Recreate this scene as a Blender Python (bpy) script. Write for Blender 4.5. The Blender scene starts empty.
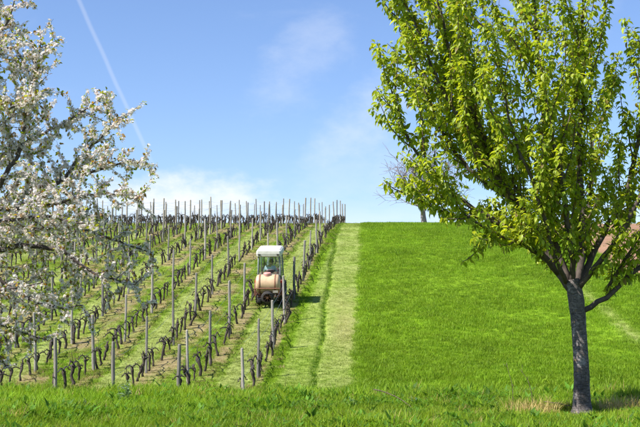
import bpy, math, random
import numpy as np
from mathutils import Vector, Matrix, Quaternion, noise as mnoise

random.seed(7)
RNG = np.random.default_rng(7)
SC = bpy.context.scene
COL = SC.collection

# ------------------------------------------------------------------ camera
cam_data = bpy.data.cameras.new('camera')
cam_data.sensor_width = 36.0
cam_data.lens = 70.0
cam_data.clip_start = 0.1
cam_data.clip_end = 20000.0
cam = bpy.data.objects.new('camera', cam_data)
COL.objects.link(cam)
PITCH = math.atan(106.5 / 1244.0)
cam.location = (0, 0, 0)
cam.rotation_euler = (math.pi / 2 + PITCH, 0, 0)
SC.camera = cam

# ------------------------------------------------------------------ sky and sun
SUN_EL = math.radians(49)
SUN_AZ = math.radians(-119)          # from +Y (view direction), clockwise; negative = to the left
sun_dir = Vector((math.sin(SUN_AZ) * math.cos(SUN_EL), math.cos(SUN_AZ) * math.cos(SUN_EL), math.sin(SUN_EL)))

world = bpy.data.worlds.new('World')
SC.world = world
world.use_nodes = True
wt = world.node_tree
wt.nodes.clear()
def wn(t): return wt.nodes.new(t)
def wlink(a, b): wt.links.new(a, b)
def wmath(op, a, b=None, c=None, clamp=False):
    n = wn('ShaderNodeMath'); n.operation = op; n.use_clamp = clamp
    for i, v in enumerate((a, b, c)):
        if v is None: continue
        if isinstance(v, (int, float)): n.inputs[i].default_value = v
        else: wlink(v, n.inputs[i])
    return n.outputs[0]
def wdot(a, vec):
    n = wn('ShaderNodeVectorMath'); n.operation = 'DOT_PRODUCT'
    wlink(a, n.inputs[0]); n.inputs[1].default_value = vec
    return n.outputs['Value']
def wmap(v, a, b, c, d, smooth=True):
    n = wn('ShaderNodeMapRange'); n.interpolation_type = 'SMOOTHSTEP' if smooth else 'LINEAR'
    wlink(v, n.inputs[0])
    for i, x in enumerate((a, b, c, d)): n.inputs[1 + i].default_value = x
    return n.outputs[0]
sky = wn('ShaderNodeTexSky')
sky.sky_type = 'NISHITA'
sky.sun_disc = False
sky.sun_elevation = SUN_EL
sky.sun_rotation = SUN_AZ
sky.altitude = 300
sky.air_density = 1.0
sky.dust_density = 0.25
sky.ozone_density = 1.6
tc = wn('ShaderNodeTexCoord')
D = tc.outputs['Generated']
def pxdir(px, py):
    v = Vector(((px - 320) / 1244.0, 1.0, 0)); v.z = 0
    e = math.atan((213.5 - py) / 1244.0) + PITCH
    return Vector((v.x, math.cos(e), math.sin(e))).normalized()
# thin high cloud: stretched noise by direction
mp = wn('ShaderNodeMapping'); wlink(D, mp.inputs[0])
mp.inputs['Scale'].default_value = (5.0, 5.0, 9.0); mp.inputs['Location'].default_value = (0.37, 0.1, 0.55)
mp.inputs['Rotation'].default_value = (0, math.radians(28), 0)
nz = wn('ShaderNodeTexNoise'); wlink(mp.outputs[0], nz.inputs['Vector'])
nz.inputs['Scale'].default_value = 1.35; nz.inputs['Detail'].default_value = 7; nz.inputs['Roughness'].default_value = 0.55
nz.inputs['Distortion'].default_value = 0.5
wisps = wmap(nz.outputs['Fac'], 0.58, 0.85, 0.0, 0.3)
nz3 = wn('ShaderNodeTexNoise'); wlink(mp.outputs[0], nz3.inputs['Vector'])
nz3.inputs['Scale'].default_value = 4.5; nz3.inputs['Detail'].default_value = 8; nz3.inputs['Roughness'].default_value = 0.6
def patch(px, py, sx, sy, tilt, amt):
    # a soft cloud in one direction of the sky, torn by the noise
    d0 = pxdir(px, py); rt = Vector((d0.y, -d0.x, 0)).normalized(); up = rt.cross(d0)
    e1 = rt * math.cos(tilt) + up * math.sin(tilt); e2 = up * math.cos(tilt) - rt * math.sin(tilt)
    q1 = wmath('POWER', wmath('MULTIPLY', wdot(D, e1), 1.0 / sx), 2.0); q2 = wmath('POWER', wmath('MULTIPLY', wdot(D, e2), 1.0 / sy), 2.0)
    r2 = wmath('ADD', wmath('ADD', q1, q2), wmath('MULTIPLY', wmath('SUBTRACT', nz3.outputs['Fac'], 0.5), 3.2))
    f = wmap(r2, -0.6, 1.3, amt, 0.0)
    return wmath('MULTIPLY', f, wmap(wdot(D, d0), 0.2, 0.6, 0.0, 1.0))
# low cloud bank near the horizon
mp2 = wn('ShaderNodeMapping'); wlink(D, mp2.inputs[0])
mp2.inputs['Scale'].default_value = (4.0, 4.0, 16.0); mp2.inputs['Location'].default_value = (1.3, 0.2, 0.0)
nz2 = wn('ShaderNodeTexNoise'); wlink(mp2.outputs[0], nz2.inputs['Vector'])
nz2.inputs['Scale'].default_value = 2.2; nz2.inputs['Detail'].default_value = 6; nz2.inputs['Roughness'].default_value = 0.5
sep = wn('ShaderNodeSeparateXYZ'); wlink(D, sep.inputs[0])
elev = sep.outputs['Z']
h1 = wmath('ADD', elev, wmath('MULTIPLY', wmath('SUBTRACT', nz2.outputs['Fac'], 0.5), 0.10))
bank = wmath('MULTIPLY', wmap(h1, 0.06, 0.11, 0.6, 0.0), wmap(nz2.outputs['Fac'], 0.38, 0.56, 0.15, 1.0))
for args in ((170, 198, 0.13, 0.021, 0.0, 1.0), (368, 118, 0.07, 0.03, 0.75, 0.32), (300, 68, 0.06, 0.03, 0.9, 0.22), (340, 180, 0.09, 0.03, 0.3, 0.2)):
    bank = wmath('MAXIMUM', bank, patch(*args))
# contrail: a thin band along a great circle
a_, b_ = pxdir(78, -10), pxdir(164, 190)
nrm = a_.cross(b_).normalized(); mid = (a_ + b_).normalized()
tang = nrm.cross(mid).normalized()
wob = wmath('MULTIPLY', wmath('SUBTRACT', nz.outputs['Fac'], 0.5), 0.004)
dist = wmath('ABSOLUTE', wmath('ADD', wdot(D, nrm), wob))
along = wdot(D, tang)
line = wmap(dist, 0.0003, 0.0026, 0.17, 0.0)
s_end = tang.dot(b_)
lo, hi = (s_end, -s_end) if s_end < 0 else (-s_end, s_end)
line = wmath('MULTIPLY', line, wmap(along, lo - 0.0, lo + 0.05, 0.0 if s_end < 0 else 1.0, 1.0))
line = wmath('MULTIPLY', line, wmap(along, hi - 0.05, hi, 1.0, 0.0 if s_end > 0 else 1.0))
line = wmath('MULTIPLY', line, wmap(wdot(D, mid), 0.2, 0.6, 0.0, 1.0))
cl = wmath('MAXIMUM', wmath('MAXIMUM', wisps, bank), line, clamp=True)
mixc = wn('ShaderNodeMix'); mixc.data_type = 'RGBA'
tint = wn('ShaderNodeMix'); tint.data_type = 'RGBA'; tint.blend_type = 'MULTIPLY'; tint.inputs[0].default_value = 1.0
wlink(sky.outputs[0], tint.inputs[6]); tint.inputs[7].default_value = (0.87, 0.955, 1.18, 1)
wlink(cl, mixc.inputs[0]); wlink(tint.outputs[2], mixc.inputs[6]); mixc.inputs[7].default_value = (6.9, 7.1, 7.5, 1)
bg = wn('ShaderNodeBackground'); bg.inputs['Strength'].default_value = 0.069
wlink(mixc.outputs[2], bg.inputs['Color'])
wo = wn('ShaderNodeOutputWorld'); wlink(bg.outputs[0], wo.inputs[0])

sun_data = bpy.data.lights.new('sun', 'SUN')
sun_data.energy = 4.4
sun_data.angle = math.radians(0.53)
sun_data.color = (1.0, 0.955, 0.87)
sun = bpy.data.objects.new('sun', sun_data)
COL.objects.link(sun)
sun.rotation_euler = (-sun_dir).to_track_quat('-Z', 'Y').to_euler()
sun.location = sun_dir * 60

SC.view_settings.view_transform = 'Standard'
SC.view_settings.look = 'None'
SC.view_settings.exposure = 1.15
SC.view_settings.gamma = 1.0
SC.render.engine = 'CYCLES'
SC.cycles.max_bounces = 8
SC.cycles.transparent_max_bounces = 12

# ------------------------------------------------------------------ helpers
ORD = ['zeroth', 'first', 'second', 'third', 'fourth', 'fifth', 'sixth', 'seventh', 'eighth', 'ninth', 'tenth',
       'eleventh', 'twelfth', 'thirteenth', 'fourteenth', 'fifteenth', 'sixteenth', 'seventeenth', 'eighteenth',
       'nineteenth', 'twentieth', 'twenty-first', 'twenty-second', 'twenty-third', 'twenty-fourth', 'twenty-fifth',
       'twenty-sixth', 'twenty-seventh', 'twenty-eighth', 'twenty-ninth', 'thirtieth', 'thirty-first', 'thirty-second',
       'thirty-third', 'thirty-fourth', 'thirty-fifth', 'thirty-sixth', 'thirty-seventh', 'thirty-eighth', 'thirty-ninth',
       'fortieth'] + ['%d-th' % i for i in range(41, 90)]

def tag(o, label=None, cat=None, group=None, kind=None):
    if label: o['label'] = label
    if cat: o['category'] = cat
    if group: o['group'] = group
    if kind: o['kind'] = kind
    return o

def empty(name, loc=(0, 0, 0)):
    o = bpy.data.objects.new(name, None)
    o.empty_display_size = 0.2
    o.location = loc
    COL.objects.link(o)
    return o

def np_mesh(name, V, polys, mats=(), smooth=False, mat_idx=None):
    """polys: list of (m,k) int arrays, k = 3 or 4"""
    V = np.asarray(V, dtype=np.float32)
    me = bpy.data.meshes.new(name)
    polys = [np.asarray(p, dtype=np.int32) for p in polys if len(p)]
    nl = sum(p.size for p in polys); npoly = sum(len(p) for p in polys)
    me.vertices.add(len(V)); me.vertices.foreach_set('co', V.ravel())
    me.loops.add(nl); me.loops.foreach_set('vertex_index', np.concatenate([p.ravel() for p in polys]))
    tot = np.concatenate([np.full(len(p), p.shape[1], dtype=np.int32) for p in polys])
    st = np.zeros(npoly, dtype=np.int32); st[1:] = np.cumsum(tot)[:-1]
    me.polygons.add(npoly)
    me.polygons.foreach_set('loop_start', st); me.polygons.foreach_set('loop_total', tot)
    me.polygons.foreach_set('use_smooth', np.full(npoly, smooth, dtype=bool))
    for m in mats: me.materials.append(m)
    if mat_idx is not None: me.polygons.foreach_set('material_index', np.asarray(mat_idx, dtype=np.int32))
    me.update(calc_edges=True)
    return me

def add_color(me, name, C):
    a = me.attributes.new(name, 'FLOAT_COLOR', 'POINT')
    C = np.asarray(C, dtype=np.float32)
    if C.shape[1] == 3: C = np.hstack([C, np.ones((len(C), 1), dtype=np.float32)])
    a.data.foreach_set('color', C.ravel())

def obj(name, me, parent=None, loc=None):
    o = bpy.data.objects.new(name, me)
    COL.objects.link(o)
    if parent: o.parent = parent
    if loc is not None: o.location = loc
    return o

class Geo:
    """collects shapes into one mesh"""
    def __init__(s): s.V = []; s.Q = []; s.T = []; s.n = 0
    def add(s, V, Q=(), T=()):
        V = np.asarray(V, dtype=float)
        s.V.append(V)
        if len(Q): s.Q.append(np.asarray(Q) + s.n)
        if len(T): s.T.append(np.asarray(T) + s.n)
        s.n += len(V); return s
    def tube(s, pts, radii, n=6, cap=True, twist=0.0, rough=0.0):
        pts = np.asarray(pts, dtype=float); k = len(pts)
        radii = np.broadcast_to(np.asarray(radii, dtype=float), (k,))
        t = np.gradient(pts, axis=0); t /= (np.linalg.norm(t, axis=1)[:, None] + 1e-9)
        ref = np.array([0, 0, 1.0]) if abs(t[0, 2]) < 0.9 else np.array([1.0, 0, 0])
        u = np.cross(t[0], ref); u /= np.linalg.norm(u)
        ang = np.linspace(0, 2 * np.pi, n, endpoint=False) + twist
        V = np.zeros((k, n, 3))
        for i in range(k):
            u = u - t[i] * np.dot(u, t[i]); u /= (np.linalg.norm(u) + 1e-9)
            w = np.cross(t[i], u)
            rr = radii[i] * (1 + (rough * (RNG.random(n) - 0.5) if rough else 0))
            V[i] = pts[i] + (np.cos(ang) * rr)[:, None] * u + (np.sin(ang) * rr)[:, None] * w
        idx = np.arange(k * n).reshape(k, n)
        a = idx[:-1]; b = np.roll(a, -1, axis=1); d = idx[1:]; c = np.roll(d, -1, axis=1)
        Q = np.stack([a, b, c, d], axis=-1).reshape(-1, 4)
        V = V.reshape(-1, 3); T = []
        if cap:
            V = np.vstack([V, pts[0], pts[-1]])
            for j in range(n):
                T.append((k * n, (j + 1) % n, j)); T.append((k * n + 1, (k - 1) * n + j, (k - 1) * n + (j + 1) % n))
        return s.add(V, Q, T)
    def box(s, lo, hi, bev=0.0):
        lo = np.array(lo, float); hi = np.array(hi, float)
        if bev <= 0:
            V = np.array([[(lo, hi)[i & 1][0], (lo, hi)[(i >> 1) & 1][1], (lo, hi)[(i >> 2) & 1][2]] for i in range(8)])
            Q = [(0, 2, 3, 1), (4, 5, 7, 6), (0, 1, 5, 4), (2, 6, 7, 3), (0, 4, 6, 2), (1, 3, 7, 5)]
            return s.add(V, Q)
        # chamfered box: three shells of rectangles
        b = min(bev, (hi - lo).min() * 0.49)
        V = []
        for (z, ins) in ((lo[2], b), (lo[2] + b, 0), (hi[2] - b, 0), (hi[2], b)):
            x0, x1, y0, y1 = lo[0] + ins, hi[0] - ins, lo[1] + ins, hi[1] - ins
            c = b * 0.7
            V += [(x0 + c, y0, z), (x1 - c, y0, z), (x1, y0 + c, z), (x1, y1 - c, z), (x1 - c, y1, z), (x0 + c, y1, z), (x0, y1 - c, z), (x0, y0 + c, z)]
        Q = []
        for r in range(3):
            for j in range(8):
                a = r * 8 + j; d = r * 8 + (j + 1) % 8
                Q.append((a, d, d + 8, a + 8))
        Q += [(7, 6, 1, 0), (6, 5, 2, 1), (5, 4, 3, 2)]
        Q += [(24 + 0, 24 + 1, 24 + 6, 24 + 7), (24 + 1, 24 + 2, 24 + 5, 24 + 6), (24 + 2, 24 + 3, 24 + 4, 24 + 5)]
        return s.add(np.array(V), Q)
    def lathe(s, prof, n=24, axis='x', origin=(0, 0, 0), close=False):
        """prof: (radius, along) pairs revolved about the axis"""
        prof = np.asarray(prof, float); k = len(prof)
        ang = np.linspace(0, 2 * np.pi, n, endpoint=False)
        V = np.zeros((k, n, 3))
        c, sn = np.cos(ang), np.sin(ang)
        for i, (r, a) in enumerate(prof):
            if axis == 'x': V[i] = np.stack([np.full(n, a), r * c, r * sn], -1)
            elif axis == 'y': V[i] = np.stack([r * sn, np.full(n, a), r * c], -1)
            else: V[i] = np.stack([r * c, r * sn, np.full(n, a)], -1)
        V = V.reshape(-1, 3) + np.array(origin)
        idx = np.arange(k * n).reshape(k, n)
        a = idx if close else idx[:-1]
        d = np.roll(idx, -1, axis=0) if close else idx[1:]
        Q = np.stack([a, np.roll(a, -1, 1), np.roll(d, -1, 1), d], -1).reshape(-1, 4)
        return s.add(V, Q)
    def mesh(s, name, mats=(), smooth=False):
        P = []
        if s.Q: P.append(np.concatenate(s.Q))
        if s.T: P.append(np.concatenate(s.T))
        return np_mesh(name, np.concatenate(s.V), P, mats, smooth)

# ---- material helpers
class M:
    def __init__(s, name):
        s.m = bpy.data.materials.new(name); s.m.use_nodes = True
        s.t = s.m.node_tree; s.t.nodes.clear()
        s.out = s.t.nodes.new('ShaderNodeOutputMaterial')
    def n(s, typ, ins=None, **kw):
        nd = s.t.nodes.new(typ)
        for k, v in kw.items(): setattr(nd, k, v)
        for k, v in (ins or {}).items():
            if isinstance(v, bpy.types.NodeSocket): s.t.links.new(v, nd.inputs[k])
            else: nd.inputs[k].default_value = v
        return nd
    def link(s, a, b): s.t.links.new(a, b)
    def noise(s, vec, scale, detail=4, rough=0.55, dist=0.0):
        return s.n('ShaderNodeTexNoise', {'Vector': vec, 'Scale': scale, 'Detail': detail, 'Roughness': rough, 'Distortion': dist}).outputs['Fac']
    def ramp(s, fac, stops):
        r = s.n('ShaderNodeValToRGB', {'Fac': fac}); e = r.color_ramp.elements
        while len(e) < len(stops): e.new(0.5)
        for i, (p, c) in enumerate(stops):
            e[i].position = p; e[i].color = (*c, 1) if len(c) == 3 else c
        return r.outputs['Color']
    def mix(s, fac, a, b, blend='MIX'):
        nd = s.n('ShaderNodeMix', data_type='RGBA', blend_type=blend)
        for i, v in ((0, fac), (6, a), (7, b)):
            if isinstance(v, bpy.types.NodeSocket): s.link(v, nd.inputs[i])
            else: nd.inputs[i].default_value = v if i == 0 else ((*v, 1) if len(v) == 3 else v)
        return nd.outputs[2]
    def math(s, op, a, b=0.0):
        return s.n('ShaderNodeMath', {0: a, 1: b}, operation=op).outputs[0]
    def maprange(s, v, a, b, c, d):
        return s.n('ShaderNodeMapRange', {0: v, 1: a, 2: b, 3: c, 4: d}).outputs[0]
    def bump(s, h, strength, dist):
        return s.n('ShaderNodeBump', {'Height': h, 'Strength': strength, 'Distance': dist}).outputs[0]
    def done(s, shader): s.link(shader, s.out.inputs[0]); return s.m

def simple_mat(name, col, rough=0.5, metal=0.0, nscale=12.0, var=0.25, bump=0.0, spec=0.5):
    m = M(name)
    tcn = m.n('ShaderNodeTexCoord').outputs['Object']
    f = m.noise(tcn, nscale, 5, 0.6)
    lo = tuple(c * (1 - var) for c in col); hi = tuple(min(1, c * (1 + var)) for c in col)
    c = m.ramp(f, [(0.3, lo), (0.7, hi)])
    ins = {'Base Color': c, 'Roughness': rough, 'Metallic': metal, 'Specular IOR Level': spec}
    if bump: ins['Normal'] = m.bump(f, 0.5, bump)
    return m.done(m.n('ShaderNodeBsdfPrincipled', ins).outputs[0])

# ------------------------------------------------------------------ terrain
PX = np.array([-4000, -300, -60, 0, 8, 13, 17, 20, 22.5, 25, 28, 31, 34, 37, 41, 46, 51, 56, 60, 65, 70, 75, 80, 85, 90, 95, 100, 105, 115, 130, 160, 300, 1000, 4500], float)
PZ = np.array([-60, -12, -3.2, -1.5, -1.3, -1.22, -1.2, -1.25, -1.46, -1.84, -2.2, -2.42, -2.46, -2.36, -1.88, -1.02, 0.04, 1.12, 1.97, 2.95, 3.87, 4.73, 5.52, 6.23, 6.83, 7.33, 7.72, 8.05, 8.5, 8.6, 7.5, -5, -45, -160], float)
def _pchip(x, y):
    h = np.diff(x); d = np.diff(y) / h
    m = np.zeros_like(y)
    for i in range(1, len(y) - 1):
        if d[i - 1] * d[i] > 0:
            w1 = 2 * h[i] + h[i - 1]; w2 = h[i] + 2 * h[i - 1]
            m[i] = (w1 + w2) / (w1 / d[i - 1] + w2 / d[i])
    m[0], m[-1] = d[0], d[-1]
    return h, d, m
_h, _d, _m = _pchip(PX, PZ)
def profile(y):
    y = np.clip(np.asarray(y, float), PX[0], PX[-1])
    i = np.clip(np.searchsorted(PX, y, side='right') - 1, 0, len(PX) - 2)
    h = _h[i]; t = (y - PX[i]) / h
    h00 = 2 * t**3 - 3 * t**2 + 1; h10 = t**3 - 2 * t**2 + t; h01 = -2 * t**3 + 3 * t**2; h11 = t**3 - t**2
    return h00 * PZ[i] + h10 * h * _m[i] + h01 * PZ[i + 1] + h11 * h * _m[i + 1]
_ph = RNG.random((14, 3)) * 6.28
_fr = RNG.normal(size=(14, 2))
def smooth_noise(x, y, scale):
    """cheap sum of sines, about -1..1"""
    v = 0
    for (p, f) in zip(_ph, _fr):
        v = v + np.sin(x * f[0] / scale + y * f[1] / scale + p[0]) * np.cos(x * f[1] * 0.7 / scale - y * f[0] * 0.6 / scale + p[1])
    return v / 5.0
ROWK = 0.0643; ROWX0 = -4.67; ROWS = 1.9
def rut_x(y): return -0.27 + 0.032 * (y - 38) + 0.05 * np.sin(y * 0.55) + 0.03 * np.sin(y * 1.7 + 1)
def strip_l(y): return -0.95 + 0.047 * (y - 37)
def strip_r(y): return 0.95 + 0.039 * (y - 37)
def terrain(x, y):
    x = np.asarray(x, float); y = np.asarray(y, float)
    z = profile(y)
    near = np.exp(-((x * x + (y - 50) ** 2) / 90.0 ** 2))
    z = z + near * (0.035 * smooth_noise(x, y, 1.1) + 0.06 * smooth_noise(x + 40, y - 9, 4.0))
    inr = 1 / (1 + np.exp(-(y - 34) * 1.5)) * (y < 112)
    z = z - inr * 0.13 * np.exp(-((x - rut_x(y)) / 0.10) ** 2)
    u = (x - ROWK * y - ROWX0) / ROWS
    for c in (-0.72, -0.22):
        z = z - inr * 0.05 * np.exp(-((u - c) / 0.1) ** 2)
    return z
def tz(x, y): return float(terrain(x, y))

# surface colours (albedo) of the ground by place
GREEN = np.array([0.175, 0.300, 0.015]); PALE = np.array([0.285, 0.345, 0.10]); STRAW = np.array([0.33, 0.26, 0.13])
SOIL = np.array([0.24, 0.185, 0.11]); PLOUGH = np.array([0.30, 0.185, 0.12]); VERGE = np.array([0.10, 0.18, 0.015])
def zones(x, y):
    """weights: meadow, pale(mown), straw/soil, plough, verge"""
    x = np.asarray(x, float); y = np.asarray(y, float)
    n1 = smooth_noise(x, y, 0.55); n2 = smooth_noise(x + 17, y + 5, 1.6)
    u = (x - ROWK * y - ROWX0) / ROWS + 0.05 * n2
    k = np.floor(u); f = u - k
    inv = ((u < 0.1) & (y > 33) & (y < 125)).astype(float)
    kk = (-k).astype(int)
    green = np.ones_like(x); pale = np.zeros_like(x); soil = np.zeros_like(x)
    def band(f, a, b, w=0.12):
        return np.clip((f - a) / w + 0.5, 0, 1) * np.clip((b - f) / w + 0.5, 0, 1)
    odd = (kk % 2 == 1)
    p_odd = band(f, 0.34, 0.90); s_odd = band(f, -0.2, 0.26) * 0.92
    p_ev = band(f, 0.55, 0.9) * 0.4; s_ev = band(f, -0.2, 0.50) * 0.92
    pale = np.where(odd, p_odd, p_ev) * inv; soil = np.where(odd, s_odd, s_ev) * inv
    soil = soil * np.clip(0.68 + 0.75 * n1 + 0.35 * n2, 0, 1)
    # under the vines
    under = np.exp(-((np.minimum(f, 1 - f)) / 0.09) ** 2) * inv
    soil = np.maximum(soil, under * np.clip(0.55 + 0.5 * n1, 0, 1))
    # mown strip on the right of the first row
    sl, sr, rx = strip_l(y), strip_r(y), rut_x(y)
    ins = np.clip((x - sl) / 0.25 + 0.5, 0, 1) * np.clip((sr + 0.13 * n1 + 0.1 * n2 - x) / 0.3 + 0.5, 0, 1) * (y > 33) * (y < 125)
    left_half = (x < rx)
    rutm = np.exp(-((x - rx) / 0.10) ** 2)
    ps = ins * np.where(left_half, 0.72 + 0.3 * n1, 0.82 + 0.25 * n1) * (1 - 0.97 * rutm)
    pale = np.maximum(pale, ps)
    lane = np.clip((x - (ROWX0 + ROWK * y) - 0.55 - 0.1 * n1) / 0.3, 0, 1) * (x < rx) * (y > 33) * (y < 125) * (1 - 0.97 * rutm)
    pale = np.maximum(pale, lane * (0.75 + 0.3 * n1))
    strawp = ins * (~left_half) * np.exp(-((y - 50) / 5.0) ** 2) * np.exp(-((x - 1.0) / 0.6) ** 2) * 0.4
    soil = np.maximum(soil, strawp)
    # track across the meadow and ploughed ground
    tr = np.exp(-((x - 12.1 - 0.15 * n2) / 0.36) ** 2) * (y > 40) * np.clip(0.8 + 0.5 * n1, 0, 1)
    pale = np.maximum(pale, tr)
    pl = np.clip((x - 15.2 - 0.3 * n1) / 0.5, 0, 1) * np.clip((y - 61.0 - 0.3 * n1) / 0.8, 0, 1) * (y < 400)
    verge = np.clip((24 - y) / 3.0, 0, 1)
    return pale, soil, pl, verge
def ground_color(x, y):
    pale, soil, pl, verge = zones(x, y)
    n = smooth_noise(x - 8, y + 3, 0.9)[:, None]; n3 = smooth_noise(x + 3, y, 5.0)[:, None]
    c = GREEN[None] * (1 + 0.12 * n + 0.10 * n3)
    c = c * (1 - verge[:, None]) + VERGE[None] * verge[:, None]
    c = c * (1 - pale[:, None]) + PALE[None] * pale[:, None]
    sc = STRAW[None] * (0.5 + 0.3 * np.clip(n, -1, 1)) + SOIL[None] * (0.5 - 0.3 * np.clip(n, -1, 1))
    c = c * (1 - soil[:, None]) + sc * soil[:, None]
    c = c * (1 - pl[:, None]) + PLOUGH[None] * (1 + 0.25 * n) * pl[:, None]
    return np.clip(c, 0.004, 0.8)

m = M('ground_soil_and_turf')
att = m.n('ShaderNodeAttribute', attribute_name='gcol').outputs['Color']
pos = m.n('ShaderNodeNewGeometry').outputs['Position']
f1 = m.noise(pos, 9.0, 6, 0.65); f2 = m.noise(pos, 38.0, 4, 0.6)
c = m.mix(0.8, att, m.ramp(f1, [(0.25, (0.55, 0.55, 0.55)), (0.75, (1.4, 1.35, 1.3))]), 'MULTIPLY')
c = m.mix(0.6, c, m.ramp(f2, [(0.3, (0.6, 0.6, 0.6)), (0.7, (1.35, 1.35, 1.3))]), 'MULTIPLY')
hh = m.math('ADD', f1, m.math('MULTIPLY', f2, 0.5))
ground_mat = m.done(m.n('ShaderNodeBsdfPrincipled', {'Base Color': c, 'Roughness': 0.95, 'Specular IOR Level': 0.1, 'Normal': m.bump(hh, 0.9, 0.06)}).outputs[0])

def lines(segs):
    out = []
    for a, b, st in segs: out.append(np.arange(a, b, st))
    return np.concatenate(out)
gx = np.concatenate([[-4500, -1500, -500, -180, -80, -50], lines([(-36, -7, 0.28), (-7, -3, 0.18), (-3, 4.5, 0.075), (4.5, 18, 0.25), (18, 42, 0.5)]), [42, 55, 90, 200, 500, 1500, 4500]])
gy = np.concatenate([[-4000, -1000, -300, -60, -10, 0, 6], lines([(9, 24, 0.16), (24, 36, 0.5), (36, 62, 0.2), (62, 114, 0.3)]), [114, 118, 125, 135, 150, 170, 200, 300, 500, 1000, 2000, 4500]])
XX, YY = np.meshgrid(gx, gy)
xv, yv = XX.ravel(), YY.ravel()
zv = terrain(xv, yv)
nx, ny = len(gx), len(gy)
ii = np.arange(nx * ny).reshape(ny, nx)
gq = np.stack([ii[:-1, :-1], ii[:-1, 1:], ii[1:, 1:], ii[1:, :-1]], -1).reshape(-1, 4)
gm = np_mesh('ground', np.stack([xv, yv, zv], -1), [gq], [ground_mat], smooth=True)
add_color(gm, 'gcol', ground_color(xv, yv))
ground = obj('ground', gm)
tag(ground, 'grassy hillside rising to a rounded crest with mown strips', 'hillside', kind='structure')

# ------------------------------------------------------------------ grass (instanced tufts)
def blade_tuft(nb, rad, h, w, lean, seed, segs=3, tv=0.25):
    r = np.random.default_rng(seed)
    V = []; Q = []; T = []; C = []
    for _ in range(nb):
        a = r.random() * 6.283; rr = rad * math.sqrt(r.random())
        b = np.array([rr * math.cos(a), rr * math.sin(a), -0.015])
        hd = r.random() * 6.283
        d = np.array([math.cos(hd), math.sin(hd), 0])
        s = np.array([-d[1], d[0], 0])
        H = h * r.uniform(0.45, 1.15); L = lean * r.uniform(0.3, 1.6)
        n0 = len(V); W = w * r.uniform(0.6, 1.3)
        tone = r.uniform(1 - tv, 1 + tv)
        for i in range(segs):
            t = i / segs
            p = b + np.array([0, 0, H * (t - 0.25 * L * t * t)]) + d * (L * H * t * t)
            ww = W * (1 - 0.55 * t * t)
            V += [p - s * ww / 2, p + s * ww / 2]; C += [(tone, tone, tone)] * 2
        V.append(b + np.array([0, 0, H * (1 - 0.25 * L)]) + d * (L * H)); C.append((tone * 1.1,) * 3)
        for i in range(segs - 1):
            k = n0 + 2 * i; Q.append((k, k + 1, k + 3, k + 2))
        T.append((n0 + 2 * segs - 2, n0 + 2 * segs - 1, n0 + 2 * segs))
    me = np_mesh('grass_tuft', np.array(V), [np.array(Q), np.array(T)], [GRASS], smooth=True)
    add_color(me, 'tone', np.array(C))
    return me
def weed_tuft(nl, rad, size, seed):
    r = np.random.default_rng(seed); V = []; T = []; C = []
    for _ in range(nl):
        a = r.random() * 6.283; el = r.uniform(0.1, 1.1)
        d = np.array([math.cos(a) * math.cos(el), math.sin(a) * math.cos(el), math.sin(el)])
        s = np.cross(d, [0, 0, 1]); s /= np.linalg.norm(s); nn = np.cross(s, d)
        b = np.array([r.normal() * rad * 0.3, r.normal() * rad * 0.3, r.uniform(0.0, 0.05)]) + d * rad * r.uniform(0.1, 0.6)
        L = size * r.uniform(0.6, 1.2); W = L * 0.42; n0 = len(V); tone = r.uniform(0.75, 1.3)
        V += [b, b + d * L * 0.35 - s * W / 2 + nn * 0.15 * W, b + d * L * 0.4 - nn * 0.08 * W, b + d * L * 0.35 + s * W / 2 + nn * 0.15 * W, b + d * L - nn * L * 0.25]
        C += [(tone,) * 3] * 5
        T += [(n0, n0 + 2, n0 + 1), (n0, n0 + 3, n0 + 2), (n0 + 1, n0 + 2, n0 + 4), (n0 + 2, n0 + 3, n0 + 4)]
    me = np_mesh('weed_tuft', np.array(V), [np.array(T)], [GRASS], smooth=True)
    add_color(me, 'tone', np.array(C))
    return me

m = M('grass_blades')
ic = m.n('ShaderNodeAttribute', attribute_type='INSTANCER', attribute_name='gcol').outputs['Color']
tn = m.n('ShaderNodeAttribute', attribute_name='tone').outputs['Color']
c = m.mix(1.0, ic, tn, 'MULTIPLY')
bs = m.n('ShaderNodeBsdfPrincipled', {'Base Color': c, 'Roughness': 0.55, 'Specular IOR Level': 0.18})
tr = m.n('ShaderNodeBsdfTranslucent', {'Color': m.mix(1.0, c, (1.25, 1.2, 0.7), 'MULTIPLY')})
mx = m.n('ShaderNodeMixShader', {0: 0.45, 1: bs.outputs[0], 2: tr.outputs[0]})
GRASS = m.done(mx.outputs[0])

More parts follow.
